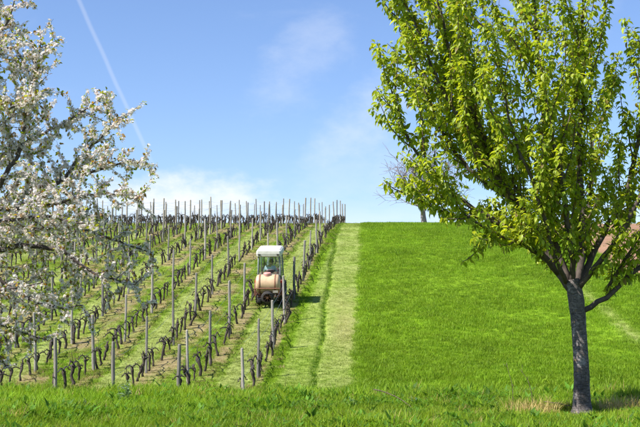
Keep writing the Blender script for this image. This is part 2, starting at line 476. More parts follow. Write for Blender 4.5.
def scatter(name, pts, rot, scl, col, idx, sources):
    me = bpy.data.meshes.new(name)
    me.vertices.add(len(pts)); me.vertices.foreach_set('co', np.asarray(pts, np.float32).ravel())
    def va(nm, A):
        a = me.attributes.new(nm, 'FLOAT_VECTOR', 'POINT'); a.data.foreach_set('vector', np.asarray(A, np.float32).ravel())
    va('rot', rot); va('scl', scl); add_color(me, 'gcol', col)
    a = me.attributes.new('idx', 'INT', 'POINT'); a.data.foreach_set('value', np.asarray(idx, np.int32))
    me.update()
    ng = bpy.data.node_groups.new(name, 'GeometryNodeTree')
    ng.interface.new_socket(name='Geometry', in_out='INPUT', socket_type='NodeSocketGeometry')
    ng.interface.new_socket(name='Geometry', in_out='OUTPUT', socket_type='NodeSocketGeometry')
    N = ng.nodes; L = ng.links
    gi = N.new('NodeGroupInput'); go = N.new('NodeGroupOutput')
    iop = N.new('GeometryNodeInstanceOnPoints'); jn = N.new('GeometryNodeJoinGeometry')
    for s in reversed(sources):
        oi = N.new('GeometryNodeObjectInfo'); oi.inputs['Object'].default_value = s
        oi.inputs['As Instance'].default_value = True
        L.new(oi.outputs['Geometry'], jn.inputs[0])
    def at(nm, ty):
        n = N.new('GeometryNodeInputNamedAttribute'); n.data_type = ty; n.inputs['Name'].default_value = nm
        return next(o for o in n.outputs if o.enabled and o.name == 'Attribute')
    L.new(gi.outputs[0], iop.inputs['Points']); L.new(jn.outputs[0], iop.inputs['Instance'])
    iop.inputs['Pick Instance'].default_value = True
    L.new(at('idx', 'INT'), iop.inputs['Instance Index'])
    L.new(at('rot', 'FLOAT_VECTOR'), iop.inputs['Rotation'])
    L.new(at('scl', 'FLOAT_VECTOR'), iop.inputs['Scale'])
    L.new(iop.outputs[0], go.inputs[0])
    o = obj(name, me)
    md = o.modifiers.new('scatter', 'NODES'); md.node_group = ng
    return o
def src(me): return bpy.data.objects.new(me.name, me)

near_src = [src(blade_tuft(30, 0.085, 0.19, 0.0075, 0.5, 10 + i)) for i in range(5)] + \
           [src(weed_tuft(16, 0.10, 0.085, 30 + i)) for i in range(3)]
field_src = [src(blade_tuft(38, 0.26, 0.15, 0.015, 0.55, 50 + i, segs=2, tv=0.14)) for i in range(6)]
mown_src = [src(blade_tuft(40, 0.24, 0.055, 0.016, 1.1, 70 + i, segs=2)) for i in range(4)]

def rand_rot(n, lean=0.15):
    return np.stack([RNG.normal(0, lean, n), RNG.normal(0, lean, n), RNG.random(n) * 6.283], -1)

# verge grass in front
n = 30000
y = 12.6 + (24.0 - 12.6) * RNG.random(n) ** 1.0
x = RNG.uniform(-0.36, 0.36, n) * y + RNG.normal(0, 0.3, n)
cl_n = smooth_noise(x, y, 0.45); cl2 = smooth_noise(x + 9, y, 1.7)
s = np.clip(0.80 + 0.34 * cl_n + 0.22 * cl2 + RNG.normal(0, 0.2, n), 0.3, 1.9)
s *= np.where(y > 18.3, 1.25 + 0.35 * smooth_noise(x * 2.2, y, 0.6), 1.0); s = np.clip(s, 0.3, 2.1)
s *= 1 - 0.55 * np.exp(-((x - 3.35) / 0.55) ** 2) * (y < 16.8) * (y > 14.6)
weed = RNG.random(n) < np.clip(0.22 + 0.26 * smooth_noise(x - 5, y + 2, 0.8), 0.03, 0.7)
col = np.tile(np.array([0.165, 0.285, 0.014]), (n, 1)) * (1 + 0.18 * cl2[:, None] + RNG.normal(0, 0.22, (n, 1)))
yel = np.clip(0.30 * RNG.random(n) + 0.2 * smooth_noise(x, y - 4, 1.2), 0, 0.5)[:, None]
col = col * (1 - yel) + np.array([0.36, 0.40, 0.045]) * yel
wc = np.array([0.09, 0.20, 0.02]) * (1 + RNG.normal(0, 0.2, (n, 1)))
col = np.where(weed[:, None], wc, col)
dry = (RNG.random(n) < 0.035 + 0.22 * np.exp(-((x - 2.75) / 0.5) ** 2 - ((y - 16.6) / 0.7) ** 2) + 0.3 * np.exp(-((x - 3.95) / 0.35) ** 2 - ((y - 16.9) / 0.7) ** 2))
col[dry & ~weed] = np.array([0.42, 0.33, 0.13]) * RNG.uniform(0.7, 1.15, ((dry & ~weed).sum(), 1))
idx = np.where(weed, RNG.integers(5, 8, n), RNG.integers(0, 5, n))
P = np.stack([x, y, terrain(x, y)], -1)
o = scatter('verge_grass', P, rand_rot(n, 0.18), np.stack([s * 1.1, s * 1.1, s * np.where(weed, 1.1, 1)], -1), np.clip(col, 0.01, 0.8), idx, near_src)
tag(o, 'tall lush green grass and weeds along the foot of the slope', 'grass', kind='stuff')

# hillside grass
n = 150000
y = 30 + 84 * RNG.random(n) ** 1.25
x = RNG.uniform(-0.31, 0.33, n) * y
pale, soil, pl, verge = zones(x, y)
keep = (RNG.random(n) > soil * 0.75) & (RNG.random(n) > pl * 0.97)
x, y, pale, soil = x[keep], y[keep], pale[keep], soil[keep]; n = len(x)
mown = RNG.random(n) < pale
base = ground_color(x, y)
base[~mown] = base[~mown] * 0.35 + GREEN * 0.65 * (1 + 0.14 * smooth_noise(x[~mown], y[~mown], 2.5)[:, None])
col = base * (1 + RNG.normal(0, 0.13, (n, 1)))
yel = np.clip(RNG.normal(0.12, 0.14, n), 0, 0.6)[:, None] * (~mown)[:, None]
col = col * (1 - yel) + np.array([0.27, 0.33, 0.03]) * yel
drk = (RNG.random(n) < 0.10 + 0.1 * smooth_noise(x, y, 1.3)) & ~mown
col[drk] *= np.array([0.62, 0.72, 0.7])
rutg = (np.abs(x - rut_x(y)) < 0.11) & (y > 33)
col[rutg & ~mown] = np.array([0.085, 0.17, 0.012])
u = (x - ROWK * y - ROWX0) / ROWS
inv = (u < 0.25)
s = np.clip(RNG.normal(0.72, 0.2, n) + 0.2 * smooth_noise(x, y, 1.2) + 0.1 * smooth_noise(x, y, 4.0), 0.3, 1.6)
s = np.where((y < 39.5) & ~mown, s * 1.5, s)
lan = (x > ROWX0 + ROWK * y + 0.5) & (x < strip_r(y)) & (np.abs(x - rut_x(y)) > 0.10)
s = np.where(lan & ~mown, s * 0.5, s)
lm = lan & mown & (x < rut_x(y))
col[lm] = col[lm] * 0.7 + np.array([0.24, 0.36, 0.04]) * 0.3
s = np.where(inv & ~mown, s * (0.85 + 0.35 * smooth_noise(x + 2, y, 0.9)), s)
s = np.clip(s * (1 - 0.45 * np.clip(soil, 0, 1)), 0.3, 2.2)
col *= (1 + 0.08 * smooth_noise(x * 2.5 - 20, y * 0.3, 0.8) + 0.05 * smooth_noise(x - 20, y, 3.2) + 0.06 * smooth_noise(x, y - 30, 0.7))[:, None]
dryv = inv & ~mown & (RNG.random(n) < 0.12 + 0.4 * soil)
col[dryv] = STRAW * RNG.uniform(0.7, 1.2, (dryv.sum(), 1))
idx = np.where(mown, RNG.integers(6, 10, n), RNG.integers(0, 6, n))
P = np.stack([x, y, terrain(x, y)], -1)
o = scatter('hillside_grass', P, rand_rot(n, 0.15), np.stack([s, s, s], -1), np.clip(col, 0.01, 0.8), idx, field_src + mown_src)
tag(o, 'short green meadow grass covering the hillside', 'grass', kind='stuff')

# ------------------------------------------------------------------ vineyard
m = M('weathered_post_wood')
tcn = m.n('ShaderNodeTexCoord').outputs['Object']
mp_ = m.n('ShaderNodeMapping', {'Vector': tcn, 'Scale': (30, 30, 2.2)}).outputs[0]
f = m.noise(mp_, 1.5, 6, 0.65)
rnd = m.n('ShaderNodeObjectInfo').outputs['Random']
c = m.ramp(f, [(0.25, (0.15, 0.135, 0.12)), (0.55, (0.34, 0.315, 0.285)), (0.8, (0.46, 0.44, 0.40))])
c = m.mix(1.0, c, m.ramp(rnd, [(0.0, (0.45, 0.44, 0.44)), (0.5, (0.75, 0.73, 0.70)), (1.0, (1.05, 1.02, 0.97))]), 'MULTIPLY')
POST = m.done(m.n('ShaderNodeBsdfPrincipled', {'Base Color': c, 'Roughness': 0.85, 'Normal': m.bump(f, 0.6, 0.01)}).outputs[0])
m = M('dark_vine_bark')
tcn = m.n('ShaderNodeTexCoord').outputs['Object']
f = m.noise(m.n('ShaderNodeMapping', {'Vector': tcn, 'Scale': (22, 22, 7)}).outputs[0], 2.0, 5, 0.65)
c = m.ramp(f, [(0.25, (0.014, 0.010, 0.008)), (0.55, (0.048, 0.036, 0.027)), (0.8, (0.13, 0.10, 0.078))])
VINE = m.done(m.n('ShaderNodeBsdfPrincipled', {'Base Color': c, 'Roughness': 0.9, 'Normal': m.bump(f, 0.8, 0.01)}).outputs[0])
CANE = simple_mat('brown_cane', (0.06, 0.042, 0.031), 0.75, nscale=20)
WIRE = simple_mat('galvanised_wire', (0.42, 0.43, 0.44), 0.45, 0.8, nscale=8)
BUD = simple_mat('young_vine_shoots', (0.15, 0.20, 0.035), 0.6, nscale=20)

def post_mesh(seed, h, r):
    rr = np.random.default_rng(seed); g = Geo()
    zs = np.array([-0.15, 0, 0.3, 0.7, 1.1, 1.5, h - 0.02, h])
    bx = np.cumsum(rr.normal(0, 0.006, len(zs))); by = np.cumsum(rr.normal(0, 0.006, len(zs)))
    rad = r * (1.06 - 0.1 * zs / h) * (1 + rr.normal(0, 0.03, len(zs))); rad[-1] *= 0.7
    g.tube(np.stack([bx, by, zs], -1), rad, 8, rough=0.12)
    return g.mesh('vine_post', [POST], smooth=False)
posts_m = [post_mesh(200 + i, 1.9 + 0.05 * ((i * 7) % 5 - 2), 0.042 + 0.005 * (i % 3)) for i in range(7)]

def row_name(r):
    return 'vine row beside the mown strip' if r == 1 else '%s vine row from the mown strip' % ORD[r]
NROWS = 16
def row_x(r, y): return ROWX0 - ROWS * (r - 1) + ROWK * y
def inframe(x, y, m=0.6): return -0.262 * y - m < x < 0.262 * y + m

wire_rows = {}
for r in range(1, NROWS + 1):
    ys = []
    y0 = 37.2 + {1: -0.2, 2: 1.5, 3: -0.2, 4: 0.4}.get(r, random.uniform(-0.6, 1.2))
    k = 0
    yy = y0
    while yy < 111:
        ys.append(yy)
        yy += (4.0 if k == 0 and r in (1,) else 4.75) + random.uniform(-0.15, 0.15); k += 1
    if r == 2: ys.insert(0, 37.3)
    cnt = 0
    for k, yy in enumerate(ys):
        xx = row_x(r, yy) + random.gauss(0, 0.03)
        if not inframe(xx, yy): continue
        cnt += 1
        end = (k == 0)
        me = posts_m[random.randrange(7)]
        o = obj('vine_post', me, loc=(xx, yy, tz(xx, yy)))
        o.rotation_euler = (random.gauss(0, 0.02), random.gauss(0, 0.025), random.uniform(0, 6.28))
        sz = random.uniform(0.93, 1.06)
        if end: sz *= 0.88
        o.scale = (1.12 if end else 1, 1.12 if end else 1, sz)
        if cnt == 1:
            lab = 'lowest weathered post in the %s' % row_name(r)
        else:
            lab = '%s weathered post uphill in the %s' % (ORD[cnt], row_name(r))
        tag(o, lab, 'post', 'weathered posts of the vineyard rows')
    wire_rows[r] = ys
# trellis wires
for r in range(1, NROWS + 1):
    ys = [q for q in wire_rows[r] if inframe(row_x(r, q), q, 3.5)]
    if len(ys) < 2: continue
    for hgt, nm in ((0.72, 'low'), (1.25, 'middle'), (1.72, 'top')):
        pts = []
        for a, b in zip(ys[:-1], ys[1:]):
            for t in (0.0, 0.25, 0.5, 0.75):
                q = a + (b - a) * t; xx = row_x(r, q)
                z0 = tz(row_x(r, a), a) * (1 - t) + tz(row_x(r, b), b) * t
                pts.append((xx + 0.045, q, z0 + hgt - 0.05 * 4 * t * (1 - t)))
        xx = row_x(r, ys[-1]); pts.append((xx + 0.045, ys[-1], tz(xx, ys[-1]) + hgt))
        o = obj('trellis_wire', Geo().tube(pts, 0.0035, 4).mesh('trellis_wire', [WIRE]))
        tag(o, 'thin %s trellis wire strung along the %s' % (nm, row_name(r)), 'wire', 'trellis wires of the vineyard')

def vine_meshes(seed, lod=False):
    rr = np.random.default_rng(seed)
    H = rr.uniform(0.55, 0.72); ln = rr.normal(0.0, 0.13); lx = rr.normal(0, 0.05)
    sgn = 1 if rr.random() < 0.6 else -1
    ts = np.linspace(0, 1, 7)
    wob = np.cumsum(rr.normal(0, 0.02, (7, 2)), axis=0)
    P = np.stack([lx * ts + wob[:, 0], ln * ts ** 1.3 + 0.10 * sgn * ts ** 3 + wob[:, 1], H * ts - 0.03], -1)
    R = np.array([0.054, 0.042, 0.037, 0.038, 0.045, 0.062, 0.040]) * rr.uniform(0.8, 1.3)
    g = Geo(); n = 5 if lod else 7
    g.tube(P, R, n, rough=0.35)
    # knotty spurs on the head
    for _ in range(rr.integers(1, 4)):
        d = np.array([rr.normal(0, 0.5), rr.normal(0, 0.8), rr.uniform(0.3, 1)]); d /= np.linalg.norm(d)
        L = rr.uniform(0.07, 0.17)
        g.tube([P[-2], P[-2] + d * L * 0.6, P[-2] + d * L], [0.034, 0.028, 0.019], 5, rough=0.3)
    c = Geo()
    # bent fruiting cane, tied down along the wire
    for j in range(1 if rr.random() < 0.2 else 2):
        sg = sgn if j == 0 else -sgn
        L = rr.uniform(0.6, 1.05); up = rr.uniform(0.03, 0.15)
        t = np.linspace(0, 1, 8)
        C = P[-1] + np.stack([rr.normal(0, 0.012, 8), sg * L * t, up * np.sin(np.pi * np.minimum(1, t * 1.15)) - 0.03 * t ** 2.2], -1)
        C[0] = P[-1]
        c.tube(C, np.linspace(0.026, 0.014, 8), 4 if lod else 5, rough=0.2)
        for q in range(1, 8):
            d = np.array([rr.normal(0, 0.4), rr.normal(0, 0.4), 1.0]); L2 = rr.uniform(0.03, 0.09)
            c.tube([C[q], C[q] + d * L2], [0.013, 0.006], 3)
    if rr.random() < 0.35:      # stray upright shoot
        d = np.array([rr.normal(0, 0.1), rr.normal(0, 0.2), 1]); L = rr.uniform(0.2, 0.45)
        c.tube([P[-1], P[-1] + d * L * 0.5, P[-1] + d * L], [0.011, 0.009, 0.005], 4)
    return g, c
def vine_buds(seed):
    rr = np.random.default_rng(seed)
    return rr
VV = []
for i in range(40):
    g, c = vine_meshes(300 + i)
    VV.append((g.mesh('trunk', [VINE], True), c.mesh('cane', [CANE], True)))
spots = []
for r in range(1, NROWS + 1):
    yy = 37.6 + random.uniform(0, 0.5)
    while yy < 108:
        xx = row_x(r, yy) + random.gauss(0, 0.04)
        if inframe(xx, yy, 0.4) and random.random() > 0.05: spots.append((r, xx, yy))
        yy += random.uniform(0.78, 1.0)
spots.sort(key=lambda q: q[2])
per_row = {}
far = Geo()
for i, (r, xx, yy) in enumerate(spots):
    rz = -math.atan(ROWK) + random.gauss(0, 0.12); sz = random.uniform(0.8, 1.08)
    zz = tz(xx, yy)
    if i < 300:
        per_row[r] = per_row.get(r, 0) + 1
        root = empty('grapevine', (xx, yy, zz)); root.rotation_euler = (0, random.gauss(0, 0.05), rz); root.scale = (sz, sz, sz)
        tm, cm_ = random.choice(VV)
        obj('trunk', tm, root); obj('cane', cm_, root)
        if per_row[r] == 1: lab = 'lowest gnarled bare vine in the %s' % row_name(r)
        else: lab = '%s gnarled bare vine uphill in the %s' % (ORD[per_row[r]], row_name(r))
        tag(root, lab, 'grapevine', 'pruned grapevines in the vineyard')
    else:
        g, c = vine_meshes(2000 + i, lod=True)
        ca, sa = math.cos(rz), math.sin(rz)
        for gg in (g, c):
            V = np.concatenate(gg.V) * sz
            V = np.stack([V[:, 0] * ca - V[:, 1] * sa + xx, V[:, 0] * sa + V[:, 1] * ca + yy, V[:, 2] + zz], -1)
            far.add(V, np.concatenate(gg.Q) if gg.Q else (), np.concatenate(gg.T) if gg.T else ())
o = obj('distant_grapevines', far.mesh('distant_grapevines', [VINE], True))
tag(o, 'dark bare vines crowding the rows near the crest', 'grapevines', kind='stuff')

# ------------------------------------------------------------------ leaves and branches
LEAF_V = np.array([[0, 0, 0], [-0.30, 0.30, 0.10], [0, 0.33, 0.0], [0.30, 0.30, 0.10], [-0.27, 0.65, 0.05], [0, 0.68, -0.04], [0.27, 0.65, 0.05], [0, 1.0, -0.16]])
LEAF_T = np.array([[0, 2, 1], [0, 3, 2], [4, 5, 7], [5, 6, 7]]); LEAF_Q = np.array([[1, 2, 5, 4], [2, 3, 6, 5]])
def leaf_cloud(name, base, axis, normal, size, color, mat, width=1.0):
    base = np.asarray(base); axis = np.asarray(axis); normal = np.asarray(normal); n = len(base)
    axis = axis / np.linalg.norm(axis, axis=1)[:, None]
    side = np.cross(axis, normal); side /= (np.linalg.norm(side, axis=1)[:, None] + 1e-9)
    nor = np.cross(side, axis)
    k = len(LEAF_V)
    V = base[:, None, :] + size[:, None, None] * (LEAF_V[None, :, 0, None] * width * side[:, None, :] + LEAF_V[None, :, 1, None] * axis[:, None, :] + LEAF_V[None, :, 2, None] * nor[:, None, :])
    off = (np.arange(n) * k)[:, None, None]
    me = np_mesh(name, V.reshape(-1, 3), [(LEAF_Q[None] + off).reshape(-1, 4), (LEAF_T[None] + off).reshape(-1, 3)], [mat], smooth=True)
    add_color(me, 'tint', np.repeat(color, k, axis=0))
    return me
_pet = []
FLOWER_V = [[0, 0, 0]]; FLOWER_Q = []
for p in range(5):
    a = p * 2 * math.pi / 5
    for (rad, da, z) in ((0.30, -0.50, 0.06), (0.5, 0.0, 0.14), (0.30, 0.50, 0.06)):
        FLOWER_V.append([rad * math.cos(a + da), rad * math.sin(a + da), z])
    FLOWER_Q.append([0, 1 + p * 3, 2 + p * 3, 3 + p * 3])
FLOWER_V = np.array(FLOWER_V); FLOWER_Q = np.array(FLOWER_Q)
def flower_cloud(name, base, normal, size, color, mat):
    n = len(base); normal = normal / np.linalg.norm(normal, axis=1)[:, None]
    ref = RNG.normal(size=(n, 3)); s = np.cross(normal, ref); s /= np.linalg.norm(s, axis=1)[:, None]; t = np.cross(normal, s)
    k = len(FLOWER_V)
    V = base[:, None, :] + size[:, None, None] * (FLOWER_V[None, :, 0, None] * s[:, None, :] + FLOWER_V[None, :, 1, None] * t[:, None, :] + FLOWER_V[None, :, 2, None] * normal[:, None, :])
    off = (np.arange(n) * k)[:, None, None]
    me = np_mesh(name, V.reshape(-1, 3), [(FLOWER_Q[None] + off).reshape(-1, 4)], [mat], smooth=False)
    add_color(me, 'tint', np.repeat(color, k, axis=0))
    return me
def tint_mat(name, trans, tmul, rough=0.45, spec=0.4):
    m = M(name)
    c = m.n('ShaderNodeAttribute', attribute_name='tint').outputs['Color']
    pos = m.n('ShaderNodeNewGeometry').outputs['Position']
    f = m.noise(pos, 60.0, 2, 0.5)
    c = m.mix(0.35, c, m.ramp(f, [(0.3, (0.6, 0.6, 0.6)), (0.7, (1.3, 1.3, 1.3))]), 'MULTIPLY')
    b = m.n('ShaderNodeBsdfPrincipled', {'Base Color': c, 'Roughness': rough, 'Specular IOR Level': spec})
    t = m.n('ShaderNodeBsdfTranslucent', {'Color': m.mix(1.0, c, tmul, 'MULTIPLY')})
    return m.done(m.n('ShaderNodeMixShader', {0: trans, 1: b.outputs[0], 2: t.outputs[0]}).outputs[0])
LEAF = tint_mat('cherry_leaf', 0.5, (1.6, 1.5, 0.55), 0.42, 0.4)
PETAL = tint_mat('white_petal', 0.5, (1.0, 0.97, 0.95), 0.6, 0.2)

m = M('cherry_bark')
tcn = m.n('ShaderNodeTexCoord').outputs['Object']
f = m.noise(m.n('ShaderNodeMapping', {'Vector': tcn, 'Scale': (8, 8, 26)}).outputs[0], 2.2, 7, 0.7, 0.6)
g_ = m.noise(tcn, 7.0, 5, 0.6); l_ = m.noise(tcn, 16.0, 5, 0.7)
c = m.ramp(f, [(0.30, (0.028, 0.024, 0.024)), (0.48, (0.085, 0.074, 0.074)), (0.62, (0.16, 0.142, 0.142)), (0.8, (0.33, 0.31, 0.31))])
c = m.mix(m.maprange(g_, 0.54, 0.66, 0.0, 0.6), c, (0.30, 0.285, 0.29))
c = m.mix(m.maprange(l_, 0.62, 0.70, 0.0, 0.75), c, (0.33, 0.20, 0.06))
big = m.noise(tcn, 3.2, 4, 0.6, 0.3)
c = m.mix(1.0, c, m.ramp(big, [(0.35, (0.75, 0.72, 0.68)), (0.6, (1.65, 1.58, 1.5))]), 'MULTIPLY')
vo = m.n('ShaderNodeTexVoronoi', {'Vector': m.n('ShaderNodeMapping', {'Vector': tcn, 'Scale': (14, 14, 9)}).outputs[0], 'Scale': 1.6}, feature='DISTANCE_TO_EDGE').outputs['Distance']
crk = m.maprange(vo, 0.0, 0.07, 0.35, 1.0)
c = m.mix(0.7, c, crk, 'MULTIPLY')
f = m.math('ADD', f, m.math('MULTIPLY', crk, 0.35))
hb = m.math('ADD', f, m.math('MULTIPLY', l_, 0.4))
BARK = m.done(m.n('ShaderNodeBsdfPrincipled', {'Base Color': c, 'Roughness': 0.8, 'Normal': m.bump(hb, 0.9, 0.025)}).outputs[0])
LIMB = simple_mat('dark_limb_bark', (0.07, 0.052, 0.043), 0.85, nscale=14, var=0.5, bump=0.01)
TWIG = simple_mat('brown_twig', (0.10, 0.07, 0.055), 0.8, nscale=20, var=0.4)

def spline(ctrl, n=None, jit=0.0, step=0.12):
    """Catmull-Rom through the control points, evenly resampled"""
    P = np.asarray(ctrl, float); E = np.vstack([2 * P[0] - P[1], P, 2 * P[-1] - P[-2]])
    out = []
    for i in range(len(P) - 1):
        p0, p1, p2, p3 = E[i:i + 4]
        for t in np.linspace(0, 1, 10, endpoint=False):
            out.append(0.5 * ((2 * p1) + (-p0 + p2) * t + (2 * p0 - 5 * p1 + 4 * p2 - p3) * t * t + (-p0 + 3 * p1 - 3 * p2 + p3) * t ** 3))
    out.append(P[-1]); out = np.array(out)
    L = np.concatenate([[0], np.cumsum(np.linalg.norm(np.diff(out, axis=0), axis=1))])
    k = n or max(4, int(L[-1] / step))
    q = np.linspace(0, L[-1], k)
    R = np.stack([np.interp(q, L, out[:, j]) for j in range(3)], -1)
    if jit:
        w = np.cumsum(RNG.normal(0, jit, R.shape), axis=0); w -= np.linspace(0, 1, k)[:, None] * w[-1] ; R = R + w
    return R, L[-1]
def shoot(start, d, length, up, jit, step=0.08):
    d = np.array(d, float); d /= np.linalg.norm(d)
    n = max(3, int(length / step)); P = [np.array(start, float)]
    for i in range(n):
        d = d + np.array([0, 0, up]) * step + RNG.normal(0, jit, 3); d /= np.linalg.norm(d)
        P.append(P[-1] + d * (length / n))
    return np.array(P)
def along(P, spacing, start=0.0):
    L = np.concatenate([[0], np.cumsum(np.linalg.norm(np.diff(P, axis=0), axis=1))])
    q = np.arange(start * L[-1], L[-1], spacing) if L[-1] > spacing else np.array([L[-1] * 0.7])
    q = np.clip(q + RNG.normal(0, spacing * 0.25, len(q)), 0, L[-1])
    pts = np.stack([np.interp(q, L, P[:, j]) for j in range(3)], -1)
    i = np.clip(np.searchsorted(L, q) - 1, 0, len(P) - 2)
    t = P[i + 1] - P[i]; t /= (np.linalg.norm(t, axis=1)[:, None] + 1e-9)
    return pts, t, q / L[-1]

# ------------------------------------------------------------------ leafy cherry tree beside the meadow
TX, TY = 3.40, 16.3
root = empty('cherry_tree', (TX, TY, tz(TX, TY) - 0.02))
tag(root, 'young cherry tree in full green leaf standing on the meadow edge', 'tree')
tp, _ = spline([(0.02, 0, -0.15), (0.0, 0, 0.1), (0.0, 0, 0.6), (-0.02, 0, 1.1), (-0.05, 0, 1.5), (-0.10, 0.0, 1.78)], n=34)
tr_ = np.interp(tp[:, 2], [-0.15, 0.0, 0.12, 0.4, 1.1, 1.5, 1.8], [0.24, 0.185, 0.122, 0.104, 0.094, 0.106, 0.09])
g = Geo(); g.tube(tp, tr_, 20, rough=0.07)
obj('trunk', g.mesh('trunk', [BARK], True), root)
limbs = [
    ([(-0.08, 0, 1.6), (-0.33, 0.08, 2.05), (-0.68, 0.1, 2.6), (-1.0, 0.15, 3.1), (-1.35, 0.1, 3.8), (-1.65, 0, 4.7), (-1.9, 0, 5.8)], 0.085),
    ([(-0.25, 0.04, 1.85), (-0.6, -0.25, 2.2), (-1.0, -0.4, 2.45), (-1.5, -0.5, 2.75), (-2.0, -0.5, 3.15), (-2.35, -0.5, 3.75), (-2.55, -0.5, 4.5)], 0.05),
    ([(-0.9, -0.36, 2.4), (-1.3, -0.6, 2.52), (-1.75, -0.7, 2.56), (-2.1, -0.75, 2.72), (-2.35, -0.75, 2.98)], 0.028),
    ([(-0.7, -0.28, 2.27), (-0.95, -0.5, 2.3), (-1.2, -0.6, 2.2), (-1.45, -0.65, 2.17)], 0.018),
    ([(-0.66, 0.1, 2.6), (-1.15, -0.1, 3.2), (-1.6, -0.2, 3.9), (-2.0, -0.2, 4.7), (-2.35, -0.2, 5.6)], 0.045),
    ([(-0.12, 0, 1.75), (-0.32, 0.2, 2.4), (-0.38, 0.3, 3.2), (-0.42, 0.3, 4.2), (-0.5, 0.4, 5.4), (-0.5, 0.4, 6.5)], 0.07),
    ([(-0.05, 0, 1.72), (0.06, 0.2, 2.3), (0.1, 0.4, 3.1), (0.15, 0.5, 4.2), (0.2, 0.5, 5.4), (0.2, 0.5, 6.6)], 0.065),
    ([(-0.1, 0, 1.72), (-0.22, -0.4, 2.3), (-0.4, -0.8, 3.0), (-0.6, -1.0, 4.0), (-0.75, -1.1, 5.4)], 0.05),
    ([(0.03, 0, 1.38), (0.34, -0.06, 1.62), (0.7, -0.1, 1.98), (1.1, -0.1, 2.4), (1.6, -0.1, 3.0), (2.0, -0.1, 3.9), (2.2, 0, 4.9)], 0.045),
    ([(-0.03, 0, 1.68), (0.3, 0.3, 2.2), (0.7, 0.6, 2.9), (1.0, 0.8, 3.8), (1.2, 0.9, 5), (1.3, 0.9, 6)], 0.06),
    ([(-0.02, 0, 1.66), (0.25, -0.4, 2.2), (0.6, -0.8, 2.9), (0.85, -1.0, 3.8), (1.0, -1.1, 5.1)], 0.05),
    ([(-0.1, 0, 1.7), (-0.3, 0.6, 2.3), (-0.7, 1.2, 3), (-1.1, 1.6, 4), (-1.3, 1.8, 5.2)], 0.05),
    ([(-0.05, 0, 1.7), (0.2, 0.7, 2.4), (0.5, 1.4, 3.2), (0.6, 1.9, 4.3), (0.7, 2.0, 5.3)], 0.05),
    ([(-0.8, 0.12, 2.8), (-1.35, 0.25, 3.2), (-1.8, 0.3, 3.8), (-2.1, 0.3, 4.6), (-2.25, 0.3, 5.4)], 0.035),
    ([(-0.5, -0.18, 2.1), (-0.9, -0.7, 2.25), (-1.3, -0.9, 2.38), (-1.7, -1.0, 2.65), (-1.95, -1.0, 3.1)], 0.028),
    ([(-0.2, -0.02, 1.75), (-0.5, -0.6, 2.2), (-0.8, -0.95, 2.9), (-1.1, -1.1, 3.8), (-1.3, -1.15, 4.9)], 0.04),
    ([(0.34, -0.06, 1.62), (0.6, -0.3, 2.1), (0.9, -0.5, 2.8), (1.3, -0.6, 3.6), (1.6, -0.6, 4.6)], 0.03),
    ([(-0.5, 0.1, 2.33), (-0.8, 0.5, 2.9), (-1.2, 0.7, 3.7), (-1.5, 0.8, 4.8), (-1.6, 0.8, 5.8)], 0.04),
]
LB, LA_, LN, LS, LC_ = [], [], [], [], []
twg = Geo()
def leaf_spurs(P, spacing, start, per, size):
    pts, tg, q = along(P, spacing, start)
    for p, t, qq in zip(pts, tg, q):
        k = max(2, RNG.poisson(per))
        a = RNG.normal(size=(k, 3)); a -= t * (a @ t)[:, None]; a /= np.linalg.norm(a, axis=1)[:, None]
        ax = a * 0.8 + np.array([0, 0, -0.55]) + t * 0.1 + RNG.normal(0, 0.38, (k, 3))
        nr = np.array([0, 0, 0.9]) + a * 0.7 + RNG.normal(0, 0.35, (k, 3))
        s = size * RNG.uniform(0.42, 1.25, k)
        LB.append(p + a * RNG.uniform(0.004, 0.045, (k, 1))); LA_.append(ax); LN.append(nr); LS.append(s)
for li, (ctrl, r0) in enumerate(limbs):
    P, L = spline(ctrl, jit=0.012)
    tt = np.linspace(0, 1, len(P))
    R = r0 * (1 - tt) ** 0.8 + 0.006
    R = R * 0.72; g = Geo(); g.tube(P, R, 9, rough=0.1)
    obj('limb', g.mesh('limb', [LIMB], True), root)
    leaf_spurs(P, 0.055, 0.3, 4.5, 0.086)
    fl = {1: 0.8, 2: 0.5, 3: 0.6, 8: 0.8, 14: 0.6}.get(li, 1.0)
    pts, tg, q = along(P, 0.165, 0.1)
    for p, t, qq in zip(pts, tg, q):
        if RNG.random() < 0.08: continue
        a = RNG.normal(size=3); a[2] *= 0.3; a -= t * np.dot(a, t); a /= np.linalg.norm(a)
        out = np.array([p[0], p[1], 0]); out /= (np.linalg.norm(out) + 0.3)
        d = a * 0.85 + t * 0.75 + out * 0.22 + np.array([0, 0, 0.1])
        ln = RNG.uniform(0.5, 1.5) * (1.0 if qq < 0.75 else 0.7)
        ln *= fl
        if p[2] < 2.6: ln = ln * 0.6 + 0.1
        S = shoot(p, d, ln, 1.35, 0.06)
        twg.tube(S, np.linspace(0.012, 0.003, len(S)), 4, cap=False)
        leaf_spurs(S, 0.05, 0.05, 5.2, 0.092)
        for _ in range(int(ln / 0.5)):
            j = RNG.integers(2, len(S) - 2)
            d2 = RNG.normal(size=3) * 0.7 + (S[j + 1] - S[j]) / np.linalg.norm(S[j + 1] - S[j])
            S2 = shoot(S[j], d2, RNG.uniform(0.25, 0.7), 1.5, 0.06)
            twg.tube(S2, np.linspace(0.006, 0.002, len(S2)), 3, cap=False)
            leaf_spurs(S2, 0.05, 0.05, 5.0, 0.086)
tw = obj('twigs', twg.mesh('twigs', [TWIG], True), root); tw['kind'] = 'stuff'
B = np.concatenate(LB); n = len(B)
v = RNG.random((n, 1))
lc = np.array([0.21, 0.31, 0.014]) * (1 - v) + np.array([0.42, 0.47, 0.05]) * v
lc *= RNG.uniform(0.7, 1.2, (n, 1))
brz = RNG.random(n) < 0.04
lc[brz] = np.array([0.24, 0.19, 0.06])
